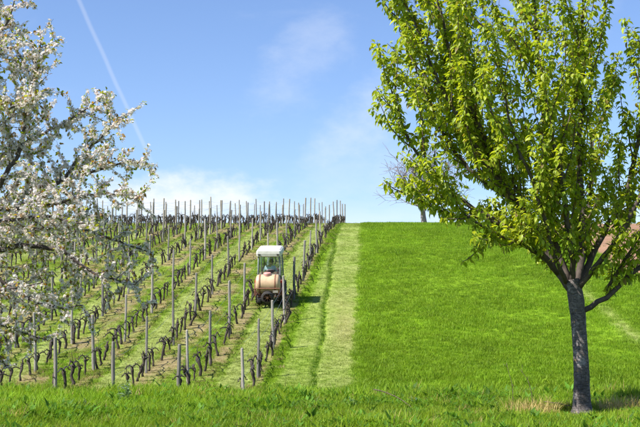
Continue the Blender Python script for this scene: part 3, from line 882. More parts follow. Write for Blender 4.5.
fo = obj('foliage', leaf_cloud('foliage', B, np.concatenate(LA_), np.concatenate(LN), np.concatenate(LS), lc, LEAF, 0.76), root)
fo['kind'] = 'stuff'
print('leaves right', n)

# ------------------------------------------------------------------ blossoming cherry tree at the foot of the vineyard
BX, BY = -8.3, 22.0
KPX = 1244.0 / BY
bz = tz(BX, BY) - 0.02
root = empty('blossoming_cherry_tree', (BX, BY, bz))
tag(root, 'cherry tree covered in white blossom at the foot of the vineyard', 'tree')
def W(px, py, dy=0.0):
    return ((px - 9 - 320) / KPX - BX, dy, (320 - py) / KPX - bz)
tp, _ = spline([(0, 0, -0.15), (0, 0, 0.1), (0.03, 0, 0.8), (0.05, 0.02, 1.6), (0.1, 0, 2.3)], n=22)
g = Geo(); g.tube(tp, np.interp(tp[:, 2], [-0.15, 0.1, 0.5, 1.6, 2.3], [0.27, 0.21, 0.17, 0.155, 0.13]), 16, rough=0.08)
obj('trunk', g.mesh('trunk', [BARK], True), root)
bl = [
    ([W(-146, 290), W(-90, 238, -0.3), W(-30, 205, -0.5), W(20, 211, -0.6), W(45, 206, -0.6), W(75, 182, -0.6), W(108, 145, -0.5), W(135, 116, -0.4)], 0.085),
    ([W(-10, 207, -0.55), W(18, 185, -0.7), W(35, 152, -0.8), W(40, 112, -0.8), W(47, 82, -0.8), W(56, 48, -0.8)], 0.045),
    ([W(30, 210, -0.6), W(60, 212, -0.9), W(95, 205, -1.0), W(130, 200, -1.0), W(158, 207, -1.0)], 0.028),
    ([W(-146, 300), W(-80, 272, 0.2), W(-20, 252, 0.4), W(50, 246, 0.5), W(75, 256, 0.5), W(100, 270, 0.5), W(125, 280, 0.5), W(140, 284, 0.5)], 0.075),
    ([W(-20, 252, 0.4), W(20, 285, 0.2), W(60, 305, 0.1), W(92, 305, 0.1)], 0.035),
    ([W(-80, 272, -0.2), W(-35, 305, -0.6), W(5, 335, -0.7), W(28, 366, -0.7)], 0.04),
    ([W(-60, 285, 0.3), W(-20, 310, 0.5), W(20, 330, 0.6), W(50, 340, 0.6)], 0.035),
    ([W(-146, 283), W(-110, 180, -0.2), W(-70, 100, -0.2), W(-35, 40, -0.2), W(-5, 0, -0.2), W(12, -50, -0.2)], 0.09),
    ([W(-75, 108, -0.2), W(-25, 85, -0.6), W(5, 60, -0.7), W(20, 25, -0.7), W(28, 0, -0.7)], 0.04),
    ([W(-30, 200, 0.0), W(0, 155, 0.7), W(40, 125, 1.0), W(72, 105, 1.1), W(100, 84, 1.1)], 0.04),
    ([W(-146, 288), W(-100, 230, 1.0), W(-40, 200, 1.8), W(20, 172, 2.2), W(70, 155, 2.4), W(110, 145, 2.4), W(135, 145, 2.4)], 0.08),
    ([W(-120, 265), W(-80, 250, -0.9), W(-20, 248, -1.5), W(30, 232, -1.7), W(80, 228, -1.8), W(118, 232, -1.8)], 0.06),
    ([W(-60, 225, 0.8), W(0, 225, 1.3), W(60, 225, 1.5), W(115, 235, 1.5), W(150, 248, 1.5)], 0.04),
    ([W(-60, 160, -0.2), W(-20, 140, 0.4), W(20, 95, 0.6), W(35, 55, 0.6)], 0.035),
    ([W(-90, 235, -0.4), W(-45, 175, -1.0), W(-10, 130, -1.3), W(5, 90, -1.3), W(12, 50, -1.3)], 0.04),
    ([W(-70, 100, -0.2), W(-40, 110, -0.9), W(-5, 110, -1.2), W(25, 120, -1.3), W(60, 112, -1.3)], 0.03),
    ([W(-40, 45, -0.2), W(-15, 50, 0.3), W(10, 40, 0.5), W(25, 62, 0.5)], 0.025),
    ([W(-100, 250, -0.4), W(-50, 285, -1.2), W(0, 300, -1.6), W(40, 290, -1.7), W(75, 285, -1.7)], 0.04),
    ([W(-60, 285, -0.3), W(-30, 330, -0.9), W(0, 355, -1.0), W(15, 372, -1.0)], 0.03),
    ([W(-150, 290), W(-210, 220, 0.5), W(-270, 130, 0.8), W(-300, 40, 0.8)], 0.08),
    ([W(-150, 292), W(-220, 250, -1.0), W(-300, 200, -1.6), W(-360, 120, -1.8)], 0.07),
]
FB, FN, FS = [], [], []
LB, LA_, LN, LS = [], [], [], []
twg = Geo()
def blossom_spurs(P, spacing, start, per, leaf_per):
    pts, tg, q = along(P, spacing, start)
    for p, t in zip(pts, tg):
        c0 = RNG.normal(size=3); c0 -= t * np.dot(c0, t); c0 /= np.linalg.norm(c0)
        if RNG.random() < 0.92:
            k = max(2, RNG.poisson(per))
            dirs = RNG.normal(size=(k, 3)) * 0.75 + c0 * 0.8; dirs /= np.linalg.norm(dirs, axis=1)[:, None]
            FB.append(p + dirs * RNG.uniform(0.022, 0.052, (k, 1)) + np.array([0, 0, -0.012])); FN.append(dirs + RNG.normal(0, 0.25, (k, 3)))
            FS.append(RNG.uniform(0.042, 0.058, k))
        k = RNG.poisson(leaf_per)
        if k:
            a = RNG.normal(size=(k, 3)) * 0.7 + c0 * 0.4 + t * 0.6
            LB.append(p + a * 0.02); LA_.append(a + np.array([0, 0, -0.1])); LN.append(np.array([0, 0, 1.0]) + RNG.normal(0, 0.5, (k, 3))); LS.append(RNG.uniform(0.04, 0.085, k))
for li, (ctrl, r0) in enumerate(bl):
    P, L = spline(ctrl, jit=0.02)
    tt = np.linspace(0, 1, len(P))
    g = Geo(); g.tube(P, r0 * (1 - tt) ** 0.75 + 0.007, 8, rough=0.1)
    obj('limb', g.mesh('limb', [LIMB], True), root)
    hid = li >= 19
    blossom_spurs(P, 0.06 if not hid else 0.15, 0.40, 6, 1.1)
    pts, tg, q = along(P, 0.10, 0.12)
    for p, t, qq in zip(pts, tg, q):
        seen = p[0] > 1.9                      # the side of the crown toward the vineyard rows
        if not seen and RNG.random() < 0.75: continue
        if p[2] < 3.3 and p[0] > 3.6 and RNG.random() < 0.12: continue   # thinner low skirt
        a = RNG.normal(size=3); a -= t * np.dot(a, t); a /= np.linalg.norm(a)
        d = a * 0.85 + t * 0.5 + np.array([0, 0, 0.12])
        ln = RNG.uniform(0.3, 0.95) * (1 - 0.4 * qq)
        S = shoot(p, d, ln, 0.2, 0.07)
        twg.tube(S, np.linspace(0.010, 0.003, len(S)), 4, cap=False)
        blossom_spurs(S, 0.064, 0.1, 8.5, 1.5)
        for _ in range(int(ln / (0.17 if p[2] > 2.9 else 0.21))):
            j = RNG.integers(1, len(S) - 1)
            t2 = S[j] - S[j - 1]; t2 /= np.linalg.norm(t2)
            S2 = shoot(S[j], RNG.normal(size=3) * 0.7 + t2 * 0.7, RNG.uniform(0.15, 0.42), 0.15, 0.07)
            twg.tube(S2, np.linspace(0.006, 0.002, len(S2)), 3, cap=False)
            blossom_spurs(S2, 0.066, 0.1, 8.5, 1.7)
tw = obj('twigs', twg.mesh('twigs', [TWIG], True), root); tw['kind'] = 'stuff'
B = np.concatenate(FB); n = len(B)
fc = np.tile(np.array([0.88, 0.84, 0.82]), (n, 1)) * RNG.uniform(0.82, 1.08, (n, 1))
pk = RNG.random(n) < 0.14; fc[pk] *= np.array([1.0, 0.86, 0.80])
fo = obj('blossom', flower_cloud('blossom', B, np.concatenate(FN), np.concatenate(FS), np.clip(fc, 0, 0.9), PETAL), root); fo['kind'] = 'stuff'
B2 = np.concatenate(LB); n2 = len(B2)
v = RNG.random((n2, 1))
lc = np.array([0.13, 0.20, 0.015]) * (1 - v) + np.array([0.34, 0.35, 0.04]) * v
brz = RNG.random(n2) < 0.28; lc[brz] = np.array([0.27, 0.16, 0.055]) * RNG.uniform(0.7, 1.2, (brz.sum(), 1))
fo = obj('foliage', leaf_cloud('foliage', B2, np.concatenate(LA_), np.concatenate(LN), np.concatenate(LS), lc, LEAF), root); fo['kind'] = 'stuff'
print('flowers', n, 'leaves', n2)

# ------------------------------------------------------------------ bare tree beyond the crest
bx_, by_ = 10.2, 122.0
root = empty('bare_tree', (bx_, by_, tz(bx_, by_) - 0.05))
root.scale = (1.3, 1.3, 1.08)
tag(root, 'leafless twiggy tree standing beyond the crest of the meadow', 'tree')
GREYT = simple_mat('grey_twigs', (0.20, 0.165, 0.185), 0.9, nscale=6, var=0.3)
g = Geo(); tp, _ = spline([(0, 0, -0.2), (0.05, 0, 0.8), (-0.05, 0, 1.8), (0.1, 0, 3.0)], n=10)
g.tube(tp, np.linspace(0.26, 0.14, 10), 8, rough=0.1); obj('trunk', g.mesh('trunk', [GREYT], True), root)
crown = Geo(); lim = []
def bare(p, d, L, r, lev, holder):
    P = shoot(p, d, L, 0.12, 0.07 if lev < 2 else 0.1, step=max(0.15, L / 7))
    holder.tube(P, np.linspace(r, max(0.010, r * 0.4), len(P)), 5 if lev < 2 else 3, cap=False)
    if lev >= 4: return
    k = {0: 7, 1: 7, 2: 6, 3: 4}[lev]
    for i in range(k):
        j = RNG.integers(max(1, len(P) // 4), len(P))
        t = P[min(j, len(P) - 1)] - P[j - 1]; t /= np.linalg.norm(t)
        a = RNG.normal(size=3); a -= t * np.dot(a, t); a /= np.linalg.norm(a)
        bare(P[j], t * 0.75 + a * 0.75 + np.array([0, 0, 0.1]), L * RNG.uniform(0.42, 0.66), max(0.012, r * 0.5), lev + 1, crown)
for k in range(7):
    az = k * 0.9 + RNG.uniform(-0.3, 0.3); el = RNG.uniform(0.35, 1.25)
    h = Geo(); st = tp[RNG.integers(5, 10)]
    bare(st, (math.cos(az) * math.cos(el), math.sin(az) * math.cos(el), math.sin(el)), RNG.uniform(3.0, 3.9), 0.10, 1, h)
    obj('limb', h.mesh('limb', [GREYT], True), root)
o = obj('twigs', crown.mesh('twigs', [GREYT], True), root); o['kind'] = 'stuff'

# ------------------------------------------------------------------ tractor with sprayer
WHITE = simple_mat('cream_white_paint', (0.55, 0.54, 0.48), 0.55, nscale=5, var=0.16)
TAN = simple_mat('tan_plastic_tank', (0.52, 0.36, 0.22), 0.5, nscale=5, var=0.18)
DARKM = simple_mat('dark_steel', (0.028, 0.025, 0.023), 0.85, 0.0, nscale=14, var=0.5)
RUBBER = simple_mat('muddy_rubber', (0.035, 0.032, 0.03), 0.9, nscale=10, var=0.5)
RIM = simple_mat('dusty_rim', (0.35, 0.31, 0.26), 0.6, nscale=9, var=0.3)
BODYP = simple_mat('dark_red_paint', (0.16, 0.055, 0.035), 0.45, nscale=7, var=0.15)
STRAP = simple_mat('rusty_strap', (0.20, 0.085, 0.045), 0.7, nscale=15, var=0.4)
REDL = simple_mat('red_lens', (0.55, 0.03, 0.02), 0.25, nscale=6, var=0.1)
LIDM = simple_mat('pink_red_lid', (0.55, 0.27, 0.24), 0.5, nscale=9, var=0.1)
PILLAR = simple_mat('grey_green_cab_frame', (0.16, 0.19, 0.18), 0.5, nscale=9, var=0.2)
BLACK = simple_mat('black_vinyl', (0.03, 0.03, 0.033), 0.6, nscale=15, var=0.3)
m = M('tinted_cab_glass')
gl = m.n('ShaderNodeBsdfGlossy', {'Color': (0.9, 0.95, 0.95, 1), 'Roughness': 0.03})
tp_ = m.n('ShaderNodeBsdfTransparent', {'Color': (0.86, 0.93, 0.92, 1)})
GLASS = m.done(m.n('ShaderNodeMixShader', {0: 0.13, 1: tp_.outputs[0], 2: gl.outputs[0]}).outputs[0])

ty = 54.2
tx = row_x(1, ty) - 0.98
slope = math.atan((tz(tx, ty + 1.6) - tz(tx, ty)) / 1.6)
tractor = empty('tractor', (tx, ty, tz(tx, ty) - 0.01))
tractor.rotation_euler = Matrix.Rotation(-math.atan(ROWK), 3, 'Z').to_4x4().to_3x3().__matmul__(Matrix.Rotation(slope, 3, 'X')).to_euler()
tag(tractor, 'narrow vineyard tractor with white cab roof and tan sprayer tank', 'tractor')

def wheel(x, y, R, w):
    g = Geo(); r = R * 0.56
    prof = [(r, -w / 2 * 0.8), (R * 0.80, -w / 2), (R * 0.95, -w / 2 * 0.92), (R * 0.985, -w / 4), (R * 0.985, w / 4), (R * 0.95, w / 2 * 0.92), (R * 0.80, w / 2), (r, w / 2 * 0.8)]
    g.lathe(prof, 28, 'x', close=True)
    nl = 18
    for k in range(nl):       # tread lugs in a chevron
        for sd in (-1, 1):
            a = 2 * math.pi * (k + (0.25 if sd > 0 else 0)) / nl
            c, s = math.cos(a), math.sin(a)
            lug = []
            for (xx, rr, tt) in ((0.0, 0.96, -0.02), (0.0, 1.03, -0.012), (0.0, 1.03, 0.028), (0.0, 0.96, 0.036), (0.5, 0.93, 0.05), (0.5, 1.0, 0.055), (0.5, 1.0, 0.085), (0.5, 0.93, 0.095)):
                q = (R * rr, tt * 1.2)
                lug.append((sd * xx * w, q[0] * c - q[1] * s, q[0] * s + q[1] * c))
            g.add(lug, [(0, 1, 2, 3), (4, 7, 6, 5), (0, 4, 5, 1), (1, 5, 6, 2), (2, 6, 7, 3), (3, 7, 4, 0)])
    o = empty('wheel', (x, y, R)); o.parent = tractor
    obj('tyre', g.mesh('tyre', [RUBBER]), o)
    g = Geo(); sd = 1 if x > 0 else -1
    g.lathe([(r * 1.01, -w * 0.41), (r * 0.93, -w * 0.36), (r * 0.9, sd * w * 0.05), (r * 0.5, sd * w * 0.16), (r * 0.25, sd * w * 0.16), (r * 0.22, sd * w * 0.28), (0.001, sd * w * 0.28)], 24, 'x')
    g.lathe([(r * 0.9, sd * w * 0.05), (r * 0.93, w * 0.36), (r * 1.01, w * 0.41)], 24, 'x')
    for k in range(6):
        a = k * math.pi / 3
        g.lathe([(0.02, sd * w * 0.15), (0.02, sd * w * 0.22), (0.001, sd * w * 0.22)], 6, 'x', (0, math.cos(a) * r * 0.38, math.sin(a) * r * 0.38))
    obj('rim', g.mesh('rim', [RIM]), o)
for sx in (-1, 1):
    wheel(sx * 0.46, 0.0, 0.52, 0.27)
    wheel(sx * 0.44, 1.75, 0.36, 0.21)
def tpart(name, geo, mat, parent=None, smooth=False):
    return obj(name, geo.mesh(name, [mat], smooth), parent or tractor)
g = Geo(); g.box((-0.17, -0.25, 0.38), (0.17, 2.1, 0.72), 0.04); g.tube([(-0.34, 0, 0.52), (0.34, 0, 0.52)], 0.07, 10); g.tube([(-0.36, 1.75, 0.36), (0.36, 1.75, 0.36)], 0.05, 8)
tpart('chassis', g, DARKM)
g = Geo(); g.box((-0.31, 1.05, 0.68), (0.31, 2.25, 1.22), 0.1); tpart('bonnet', g, BODYP)
g = Geo(); g.box((-0.27, 2.245, 0.72), (0.27, 2.275, 1.1), 0.01); tpart('grille', g, DARKM)
for sx in (-1, 1):
    g = Geo(); g.lathe([(0.001, 2.245), (0.075, 2.25), (0.085, 2.285), (0.001, 2.30)], 14, 'y', (sx * 0.19, 0.0, 1.12)); tpart('headlight', g, WHITE, smooth=True)
for sx in (-1, 1):       # fenders arched over the rear wheels
    g = Geo(); V = []; Q = []
    for k in range(11):
        a = math.radians(-5 + 150 * k / 10)
        for (xx, rr) in ((0.30, 0.57), (0.62, 0.57), (0.62, 0.60), (0.30, 0.60)):
            V.append((sx * xx, -rr * math.cos(a) * -1 * -1, 0.52 + rr * math.sin(a)))
    for k in range(10):
        for j in range(4):
            a = k * 4 + j; b = k * 4 + (j + 1) % 4; Q.append((a, b, b + 4, a + 4))
    Q += [(0, 1, 2, 3), (40, 43, 42, 41)]
    g.add(V, Q); tpart('fender', g, BODYP)
# cab
cy0, cy1 = -0.22, 1.08
g = Geo(); g.box((-0.50, cy0, 0.80), (0.50, cy1, 0.86), 0.015); g.box((-0.50, cy0 - 0.012, 0.86), (0.50, cy0 + 0.02, 1.27), 0.01)
tpart('cab_floor', g, DARKM)
for sx in (-1, 1):
    for (ya, yb) in ((cy0 + 0.02, cy0 + 0.05), (cy1 - 0.02, cy1 - 0.14)):
        g = Geo(); g.tube([(sx * 0.49, ya, 0.84), (sx * 0.485, ya, 1.3), (sx * 0.455, yb, 2.11)], 0.027, 8); tpart('cab_pillar', g, PILLAR, smooth=True)
g = Geo(); g.tube([(-0.48, cy0 + 0.03, 1.30), (0.48, cy0 + 0.03, 1.30)], 0.022, 8); g.tube([(-0.46, cy0 + 0.05, 2.08), (0.46, cy0 + 0.05, 2.08)], 0.022, 8)
tpart('window_rail', g, PILLAR)
def pane(name, quad, th):
    q = [Vector(p) for p in quad]; nn = (q[1] - q[0]).cross(q[3] - q[0]).normalized() * th / 2
    V = [tuple(p + nn) for p in q] + [tuple(p - nn) for p in q]
    g = Geo(); g.add(V, [(0, 1, 2, 3), (7, 6, 5, 4), (0, 4, 5, 1), (1, 5, 6, 2), (2, 6, 7, 3), (3, 7, 4, 0)])
    return tpart(name, g, GLASS)
pane('rear_window', [(-0.455, cy0 + 0.025, 1.325), (0.455, cy0 + 0.025, 1.325), (0.43, cy0 + 0.05, 2.055), (-0.43, cy0 + 0.05, 2.055)], 0.006)
pane('windscreen', [(-0.455, cy1 - 0.02, 0.9), (0.455, cy1 - 0.02, 0.9), (0.43, cy1 - 0.13, 2.07), (-0.43, cy1 - 0.13, 2.07)], 0.006)
for sx in (-1, 1):
    dr = pane('door', [(sx * 0.49, cy0 + 0.06, 0.88), (sx * 0.49, cy1 - 0.05, 0.88), (sx * 0.46, cy1 - 0.16, 2.07), (sx * 0.46, cy0 + 0.08, 2.07)], 0.006)
    g = Geo(); g.box((sx * 0.505 - 0.012, 0.02, 1.1), (sx * 0.505 + 0.012, 0.14, 1.13), 0.005); tpart('handle', g, BLACK, dr)
# roof: a thick rounded cap with an overhang
g = Geo()
V = []; secs = [(0.47, 0.06, 2.09), (0.53, 0.10, 2.11), (0.545, 0.11, 2.22), (0.53, 0.095, 2.33), (0.46, 0.03, 2.39), (0.30, -0.15, 2.405)]
for (hx, ov, z) in secs:
    y0_, y1_ = cy0 - ov, cy1 + ov * 0.8 - 0.05; c = 0.07 if hx > 0.4 else 0.04
    V += [(-hx + c, y0_, z), (hx - c, y0_, z), (hx, y0_ + c, z), (hx, y1_ - c, z), (hx - c, y1_, z), (-hx + c, y1_, z), (-hx, y1_ - c, z), (-hx, y0_ + c, z)]
Q = []
for r_ in range(len(secs) - 1):
    for j in range(8):
        a = r_ * 8 + j; d = r_ * 8 + (j + 1) % 8; Q.append((a, d, d + 8, a + 8))
e = (len(secs) - 1) * 8
Q += [(7, 6, 1, 0), (6, 5, 2, 1), (5, 4, 3, 2), (e, e + 1, e + 6, e + 7), (e + 1, e + 2, e + 5, e + 6), (e + 2, e + 3, e + 4, e + 5)]
g.add(V, Q); roof = tpart('roof', g, WHITE)
for sx in (-1, 1):
    g = Geo(); g.box((sx * 0.40 - 0.05, cy0 - 0.145, 2.15), (sx * 0.40 + 0.05, cy0 - 0.10, 2.21), 0.012); tpart('work_light', g, DARKM, roof)
    g = Geo(); g.box((sx * 0.55 - 0.045, -0.56, 0.99), (sx * 0.55 + 0.045, -0.52, 1.09), 0.01); tpart('tail_light', g, REDL)
g = Geo(); g.box((-0.23, 0.06, 0.93), (0.23, 0.50, 1.04), 0.04); g.box((-0.22, 0.02, 1.02), (0.22, 0.12, 1.46), 0.035); tpart('driver_seat', g, BLACK)
g = Geo(); g.lathe([(0.16 + 0.013 * math.cos(a), 0.013 * math.sin(a)) for a in np.linspace(0, 2 * math.pi, 8, endpoint=False)], 20, 'z', close=True)
g.tube([(-0.16, 0, 0), (0.16, 0, 0)], 0.01, 6); g.tube([(0, 0, 0), (0, 0.0, -0.45)], 0.02, 6)
sw = tpart('steering_wheel', g, BLACK, smooth=True); sw.location = (0, 0.78, 1.36); sw.rotation_euler = (math.radians(28), 0, 0)
g = Geo(); g.tube([(-0.37, 1.25, 1.1), (-0.37, 1.25, 1.9), (-0.37, 1.2, 2.0)], 0.028, 8); tpart('exhaust_pipe', g, DARKM, smooth=True)
# sprayer mounted at the back
tyy, tzz, tR, tW = -0.72, 0.98, 0.37, 0.52
g = Geo(); prof = [(0.001, -tW), (tR * 0.55, -tW + 0.0), (tR * 0.85, -tW + 0.03), (tR * 0.97, -tW + 0.08), (tR, -tW + 0.14)]
prof += [(tR, x_) for x_ in (-0.2, 0, 0.2)] + [(r_, -a_x) for (r_, a_x) in reversed(prof)]
V0 = g.n; g.lathe(prof, 32, 'x', (0, tyy, tzz))
A = g.V[0]; A[:, 2] = tzz + (A[:, 2] - tzz) * 1.08
tank = tpart('sprayer_tank', g, TAN, smooth=True)
for sx in (-0.33, 0.33):
    g = Geo(); g.lathe([(tR + 0.004, sx - 0.03), (tR + 0.014, sx - 0.028), (tR + 0.014, sx + 0.028), (tR + 0.004, sx + 0.03)], 32, 'x', (0, tyy, tzz))
    g.V[0][:, 2] = tzz + (g.V[0][:, 2] - tzz) * 1.08; tpart('strap', g, STRAP, tank)
g = Geo(); g.lathe([(0.17, 1.34), (0.17, 1.44), (0.15, 1.47), (0.001, 1.475)], 20, 'z', (-0.02, tyy - 0.02, 0)); tpart('filler_lid', g, LIDM, tank)
g = Geo()
for sx in (-1, 1):
    g.box((sx * 0.5 - 0.03, tyy - 0.36, 0.5), (sx * 0.5 + 0.03, tyy + 0.36, 0.56), 0.008)
    g.tube([(sx * 0.5, tyy - 0.34, 0.55), (sx * 0.5, tyy - 0.38, 0.86)], 0.022, 6)
    g.tube([(sx * 0.3, tyy + 0.3, 0.52), (sx * 0.28, -0.2, 0.5)], 0.03, 6)
g.tube([(-0.54, tyy - 0.385, 0.84), (0.54, tyy - 0.385, 0.84)], 0.024, 8); g.box((-0.5, tyy - 0.35, 0.46), (0.5, tyy - 0.29, 0.52), 0.01)
g.box((-0.5, tyy + 0.29, 0.46), (0.5, tyy + 0.35, 0.52), 0.01)
tpart('sprayer_frame', g, STRAP)
g = Geo(); g.lathe([(0.17, tyy - 0.50), (0.25, tyy - 0.48), (0.27, tyy - 0.40), (0.27, tyy - 0.28), (0.24, tyy - 0.18), (0.05, tyy - 0.15)], 28, 'y', (0, 0, 0.46)); fan = tpart('sprayer_fan', g, DARKM, smooth=True)
g = Geo()
for k in range(8):
    a = k * math.pi / 4; c, s = math.cos(a), math.sin(a)
    g.add([(0.05 * c, tyy - 0.40, 0.46 + 0.05 * s), (0.19 * c - 0.04 * s, tyy - 0.42, 0.46 + 0.19 * s + 0.04 * c), (0.19 * c + 0.04 * s, tyy - 0.38, 0.46 + 0.19 * s - 0.04 * c)], T=[(0, 1, 2)])
g.lathe([(0.06, tyy - 0.38), (0.06, tyy - 0.46), (0.001, tyy - 0.47)], 12, 'y', (0, 0, 0.46)); tpart('fan_blades', g, STRAP, fan)
for sx in (-1, 1):
    g = Geo()
    g.tube([(sx * 0.38, tyy - 0.36, 0.3), (sx * 0.44, tyy - 0.38, 0.5), (sx * 0.38, tyy - 0.38, 0.72)], 0.014, 6)
    for q in (0.34, 0.44, 0.54, 0.64): g.tube([(sx * 0.42, tyy - 0.39, q), (sx * 0.49, tyy - 0.41, q)], [0.018, 0.012], 6)
    tpart('nozzle_arm', g, DARKM)

# hoses, pump and plate under the tank
for (a0, a1, a2, rr_) in (((-0.3, tyy - 0.2, 0.6), (-0.42, tyy - 0.46, 0.5), (-0.2, tyy - 0.44, 0.30), 0.018), ((0.28, tyy - 0.2, 0.62), (0.36, tyy - 0.48, 0.55), (0.24, tyy - 0.44, 0.33), 0.018), ((-0.1, tyy - 0.3, 0.62), (0.05, tyy - 0.5, 0.66), (0.3, tyy - 0.42, 0.6), 0.015)):
    Pq, _l = spline([a0, a1, a2], n=10); g = Geo(); g.tube(Pq, rr_, 6); tpart('hose', g, BLACK, smooth=True)
g = Geo(); g.box((-0.44, tyy - 0.44, 0.22), (-0.26, tyy - 0.24, 0.44), 0.03); g.lathe([(0.07, tyy - 0.44), (0.07, tyy - 0.52), (0.001, tyy - 0.53)], 12, 'y', (-0.35, 0, 0.34)); tpart('pump', g, DARKM)
g = Geo(); g.box((0.24, tyy - 0.415, 0.66), (0.46, tyy - 0.405, 0.76), 0.002); tpart('number_plate', g, RIM)
# driver
SKIN = simple_mat('skin', (0.42, 0.25, 0.17), 0.6, nscale=18, var=0.1)
SHIRT = simple_mat('pale_blue_shirt', (0.58, 0.64, 0.74), 0.85, nscale=20, var=0.1, bump=0.004)
TROUS = simple_mat('dark_trousers', (0.05, 0.06, 0.085), 0.9, nscale=20, var=0.2)
HAIR = simple_mat('dark_hair', (0.02, 0.016, 0.014), 0.7, nscale=40, var=0.4)
person = empty('person', tractor.location)
person.rotation_euler = tractor.rotation_euler
tag(person, 'driver in a pale blue shirt seated inside the tractor cab', 'person')
def skin_obj(name, verts, edges, radii, mat, parent, rootv=0, sub=2):
    me = bpy.data.meshes.new(name); me.from_pydata(verts, edges, []); me.update()
    o = obj(name, me, parent)
    o.modifiers.new('skin', 'SKIN'); o.modifiers.new('sub', 'SUBSURF')
    o.modifiers['sub'].levels = sub; o.modifiers['sub'].render_levels = sub
    if not me.skin_vertices: me.skin_vertices.new()
    for i, r in enumerate(radii):
        me.skin_vertices[0].data[i].radius = (r, r) if isinstance(r, (int, float)) else r
    me.skin_vertices[0].data[rootv].use_root = True
    o.modifiers['skin'].use_smooth_shade = True
    me.materials.append(mat)
    return o
# seated on the driver seat (seat top z 1.04), hands on the wheel, torso leaning to the left
pel = (-0.02, 0.26, 1.14); wst = (-0.03, 0.24, 1.30); chs = (-0.02, 0.25, 1.48); nck = (0.03, 0.27, 1.63)
hd0 = (0.05, 0.29, 1.70); hd1 = (0.06, 0.30, 1.82)
Bv = [pel, wst, chs, nck, hd0, hd1]; Be = [(0, 1), (1, 2), (2, 3), (3, 4), (4, 5)]; Br = [(0.16, 0.12), (0.145, 0.105), (0.165, 0.11), 0.058, (0.075, 0.085), (0.08, 0.10)]
arms = {}
for sx in (-1, 1):
    b0 = len(Bv)
    Bv += [(0.0 + sx * 0.185, 0.26, 1.56), (sx * 0.25 - 0.01, 0.40, 1.34), (sx * 0.15, 0.66, 1.38), (sx * 0.145, 0.75, 1.385)]
    Be += [(2, b0), (b0, b0 + 1), (b0 + 1, b0 + 2), (b0 + 2, b0 + 3)]; Br += [0.062, 0.047, 0.03, (0.028, 0.04)]
    arms[sx] = b0
    l0 = len(Bv)
    Bv += [(sx * 0.12, 0.36, 1.12), (sx * 0.15, 0.68, 1.14), (sx * 0.16, 0.78, 0.94), (sx * 0.16, 0.90, 0.90)]
    Be += [(0, l0), (l0, l0 + 1), (l0 + 1, l0 + 2), (l0 + 2, l0 + 3)]; Br += [0.085, 0.06, 0.042, 0.038]
body = skin_obj('body', Bv, Be, Br, SKIN, person)
for sx in (-1, 1):       # fingers curled over the wheel rim
    for k in range(5):
        fx = sx * 0.145 + (k - 2) * 0.018; z0 = 1.40
        pts = [(fx, 0.76, 1.40), (fx, 0.795, 1.415), (fx, 0.815, 1.395), (fx, 0.805, 1.375)] if k < 4 else [(sx * 0.12, 0.75, 1.385), (sx * 0.10, 0.77, 1.365), (sx * 0.10, 0.79, 1.36)]
        obj('finger', Geo().tube(pts, np.linspace(0.0095, 0.007, len(pts)), 6).mesh('finger', [SKIN], True), person)
sv = [pel, wst, chs, (0.02, 0.265, 1.585)]; se = [(0, 1), (1, 2), (2, 3)]; sr = [(0.172, 0.132), (0.16, 0.12), (0.18, 0.125), 0.075]
for sx in (-1, 1):
    b0 = len(sv); q = arms[sx]
    sv += [Bv[q], Bv[q + 1], tuple(np.array(Bv[q + 1]) * 0.3 + np.array(Bv[q + 2]) * 0.7)]; se += [(2, b0), (b0, b0 + 1), (b0 + 1, b0 + 2)]; sr += [0.076, 0.06, 0.044]
skin_obj('shirt', sv, se, sr, SHIRT, person)
tv = [(pel[0], pel[1], pel[2] - 0.02)]; te = []; trr = [(0.175, 0.13)]
for sx in (-1, 1):
    b0 = len(tv); tv += [(sx * 0.12, 0.37, 1.12), (sx * 0.15, 0.68, 1.14), (sx * 0.16, 0.77, 0.97)]; te += [(0, b0), (b0, b0 + 1), (b0 + 1, b0 + 2)]; trr += [0.098, 0.074, 0.056]
skin_obj('trousers', tv, te, trr, TROUS, person)
hg = Geo(); V = []; Q = []
for i in range(8):
    th = i / 7 * 1.85
    for j in range(16):
        a = j * 2 * math.pi / 16; back = 1.0 if math.sin(a) < 0.3 else max(0.35, 1 - (math.sin(a) - 0.3) * 0.9)
        t2 = th * back
        V.append((0.06 + 0.098 * math.sin(t2) * math.cos(a), 0.295 + 0.115 * math.sin(t2) * math.sin(a), 1.80 + 0.115 * math.cos(t2)))
for i in range(7):
    for j in range(16):
        Q.append((i * 16 + j, i * 16 + (j + 1) % 16, i * 16 + 16 + (j + 1) % 16, i * 16 + 16 + j))
hg.add(V, Q); obj('hair', hg.mesh('hair', [HAIR], True), person)
# face (looking uphill)
g = Geo(); g.tube([(0.06, 0.395, 1.80), (0.06, 0.422, 1.765), (0.06, 0.40, 1.755)], [0.010, 0.016, 0.012], 6); obj('nose', g.mesh('nose', [SKIN], True), person)
for sx in (-1, 1):
    g = Geo(); g.lathe([(0.001, 0.388), (0.012, 0.391), (0.008, 0.398), (0.001, 0.40)], 8, 'y', (0.06 + sx * 0.033, 0, 1.80)); obj('eye', g.mesh('eye', [HAIR], True), person)
    g = Geo(); g.lathe([(0.001, -0.006), (0.026, -0.004), (0.03, 0.004), (0.001, 0.008)], 10, 'x', (0.06 + sx * 0.097, 0.30, 1.78)); obj('ear', g.mesh('ear', [SKIN], True), person)
g = Geo(); g.tube([(0.035, 0.392, 1.722), (0.06, 0.40, 1.72), (0.085, 0.392, 1.722)], [0.004, 0.008, 0.004], 6); obj('mouth', g.mesh('mouth', [LIDM], True), person)

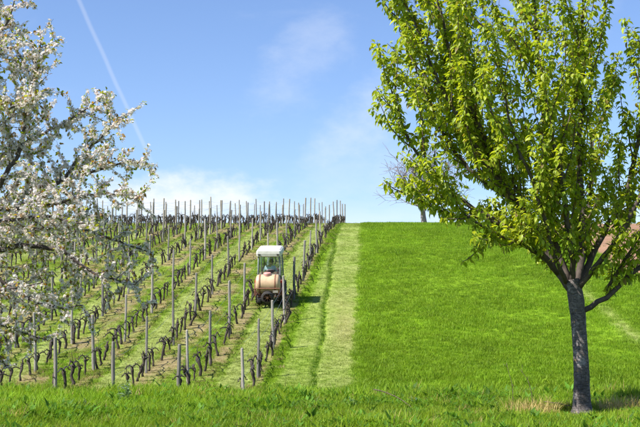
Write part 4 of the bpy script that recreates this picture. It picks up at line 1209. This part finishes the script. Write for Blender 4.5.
# ------------------------------------------------------------------ small plants on the verge
m = M('plant_tint'); 
WEEDL = tint_mat('glossy_weed_leaf', 0.25, (1.2, 1.2, 0.7), 0.35, 0.6)
def leafy_plant(name, x, y, h, nst, label, size, col):
    z = tz(x, y); root = empty(name, (x, y, z)); tag(root, label, 'weed', 'leafy weeds on the verge')
    st = Geo(); LBx, LAx, LNx, LSx = [], [], [], []
    for _ in range(nst):
        a = RNG.random() * 6.283; S = shoot((RNG.normal(0, 0.03), RNG.normal(0, 0.03), -0.03), (math.cos(a) * 0.25, math.sin(a) * 0.25, 1), h * RNG.uniform(0.65, 1.1), 0.5, 0.04, 0.05)
        st.tube(S, np.linspace(0.006, 0.003, len(S)), 5)
        pts, tg, q = along(S, 0.035, 0.12)
        for p, t in zip(pts, tg):
            d = RNG.normal(size=3); d[2] = RNG.uniform(-0.1, 0.9); d /= np.linalg.norm(d)
            LBx.append(p); LAx.append(d); LNx.append(np.array([0, 0, 1.0]) + RNG.normal(0, 0.3, 3)); LSx.append(size * RNG.uniform(0.6, 1.2))
    obj('stem', st.mesh('stem', [WEEDL_STEM], True), root)
    cc = np.array(col) * RNG.uniform(0.75, 1.25, (len(LBx), 1))
    o = obj('leaves', leaf_cloud('leaves', np.array(LBx), np.array(LAx), np.array(LNx), np.array(LSx), cc, WEEDL, 0.75), root); o['kind'] = 'stuff'
WEEDL_STEM = simple_mat('green_stem', (0.12, 0.2, 0.05), 0.6, nscale=20)
leafy_plant('leafy_weed', -2.62, 17.2, 0.42, 6, 'tall pale-leaved weed poking above the verge below the vine posts', 0.11, (0.20, 0.29, 0.13))
leafy_plant('leafy_weed', 0.45, 17.0, 0.22, 5, 'low dark-leaved weed on the verge below the mown strip', 0.07, (0.07, 0.16, 0.05))
leafy_plant('leafy_weed', 1.3, 17.4, 0.20, 5, 'low bluish-green weed on the verge beside the fallen stalk', 0.07, (0.08, 0.17, 0.07))
STALK = simple_mat('dead_brown_stalk', (0.10, 0.075, 0.05), 0.85, nscale=20, var=0.4)
def stalk(name, pts, r, label, side=3):
    g = Geo(); P, L = spline(pts, jit=0.004, step=0.05); g.tube(P, np.linspace(r, r * 0.4, len(P)), 5)
    for _ in range(side):
        j = RNG.integers(len(P) // 3, len(P) - 1); d = RNG.normal(size=3) * 0.5 + np.array([0, 0, 0.8]); d /= np.linalg.norm(d)
        g.tube([P[j], P[j] + d * RNG.uniform(0.04, 0.12)], [r * 0.5, r * 0.25], 4)
    o = obj(name, g.mesh(name, [STALK], True)); tag(o, label, 'stalk', 'dead stalks on the verge')
def G(x, y, h=0.0): return (x, y, tz(x, y) + h)
stalk('dead_stalk', [G(0.72, 17.0, 0.30), G(0.95, 16.9, 0.24), G(1.15, 16.7, 0.12), G(1.32, 16.5, -0.02)], 0.008, 'dark dead stalk leaning down into the verge grass', 2)
stalk('dead_stalk', [G(2.56, 16.8, -0.02), G(2.58, 16.8, 0.25), G(2.54, 16.8, 0.50), G(2.50, 16.8, 0.66)], 0.006, 'thin upright dead stalk beside the yellow dry grass', 4)
stalk('dead_stalk', [G(2.86, 16.8, -0.02), G(2.84, 16.8, 0.22), G(2.78, 16.8, 0.42), G(2.68, 16.8, 0.58)], 0.006, 'dead stalk curving toward the upright one near the tree', 4)
stalk('dead_stalk', [G(2.95, 16.5, 0.16), G(3.2, 16.45, 0.13), G(3.5, 16.42, 0.08), G(3.8, 16.4, 0.0)], 0.007, 'long dead twig lying across the foot of the trunk', 3)

m = M('dry_straw')
c = m.ramp(m.noise(m.n('ShaderNodeNewGeometry').outputs['Position'], 25, 3), [(0.3, (0.42, 0.27, 0.06)), (0.7, (0.62, 0.50, 0.22))])
b = m.n('ShaderNodeBsdfPrincipled', {'Base Color': c, 'Roughness': 0.7}); t = m.n('ShaderNodeBsdfTranslucent', {'Color': c})
STRAWM = m.done(m.n('ShaderNodeMixShader', {0: 0.3, 1: b.outputs[0], 2: t.outputs[0]}).outputs[0])
def dry_tuft(x, y, nb, rad, h, label, seed):
    me = blade_tuft(nb, rad, h, 0.006, 0.7, seed); me.materials.clear(); me.materials.append(STRAWM)
    o = obj('dry_grass_tuft', me, loc=(x, y, tz(x, y))); tag(o, label, 'dry grass', 'dry grass tufts by the tree')
dry_tuft(2.72, 16.1, 380, 0.36, 0.30, 'yellow dry grass tuft under the two dead stalks', 901)
dry_tuft(3.98, 16.5, 380, 0.32, 0.31, 'pale straw tuft just past the tree trunk', 902)
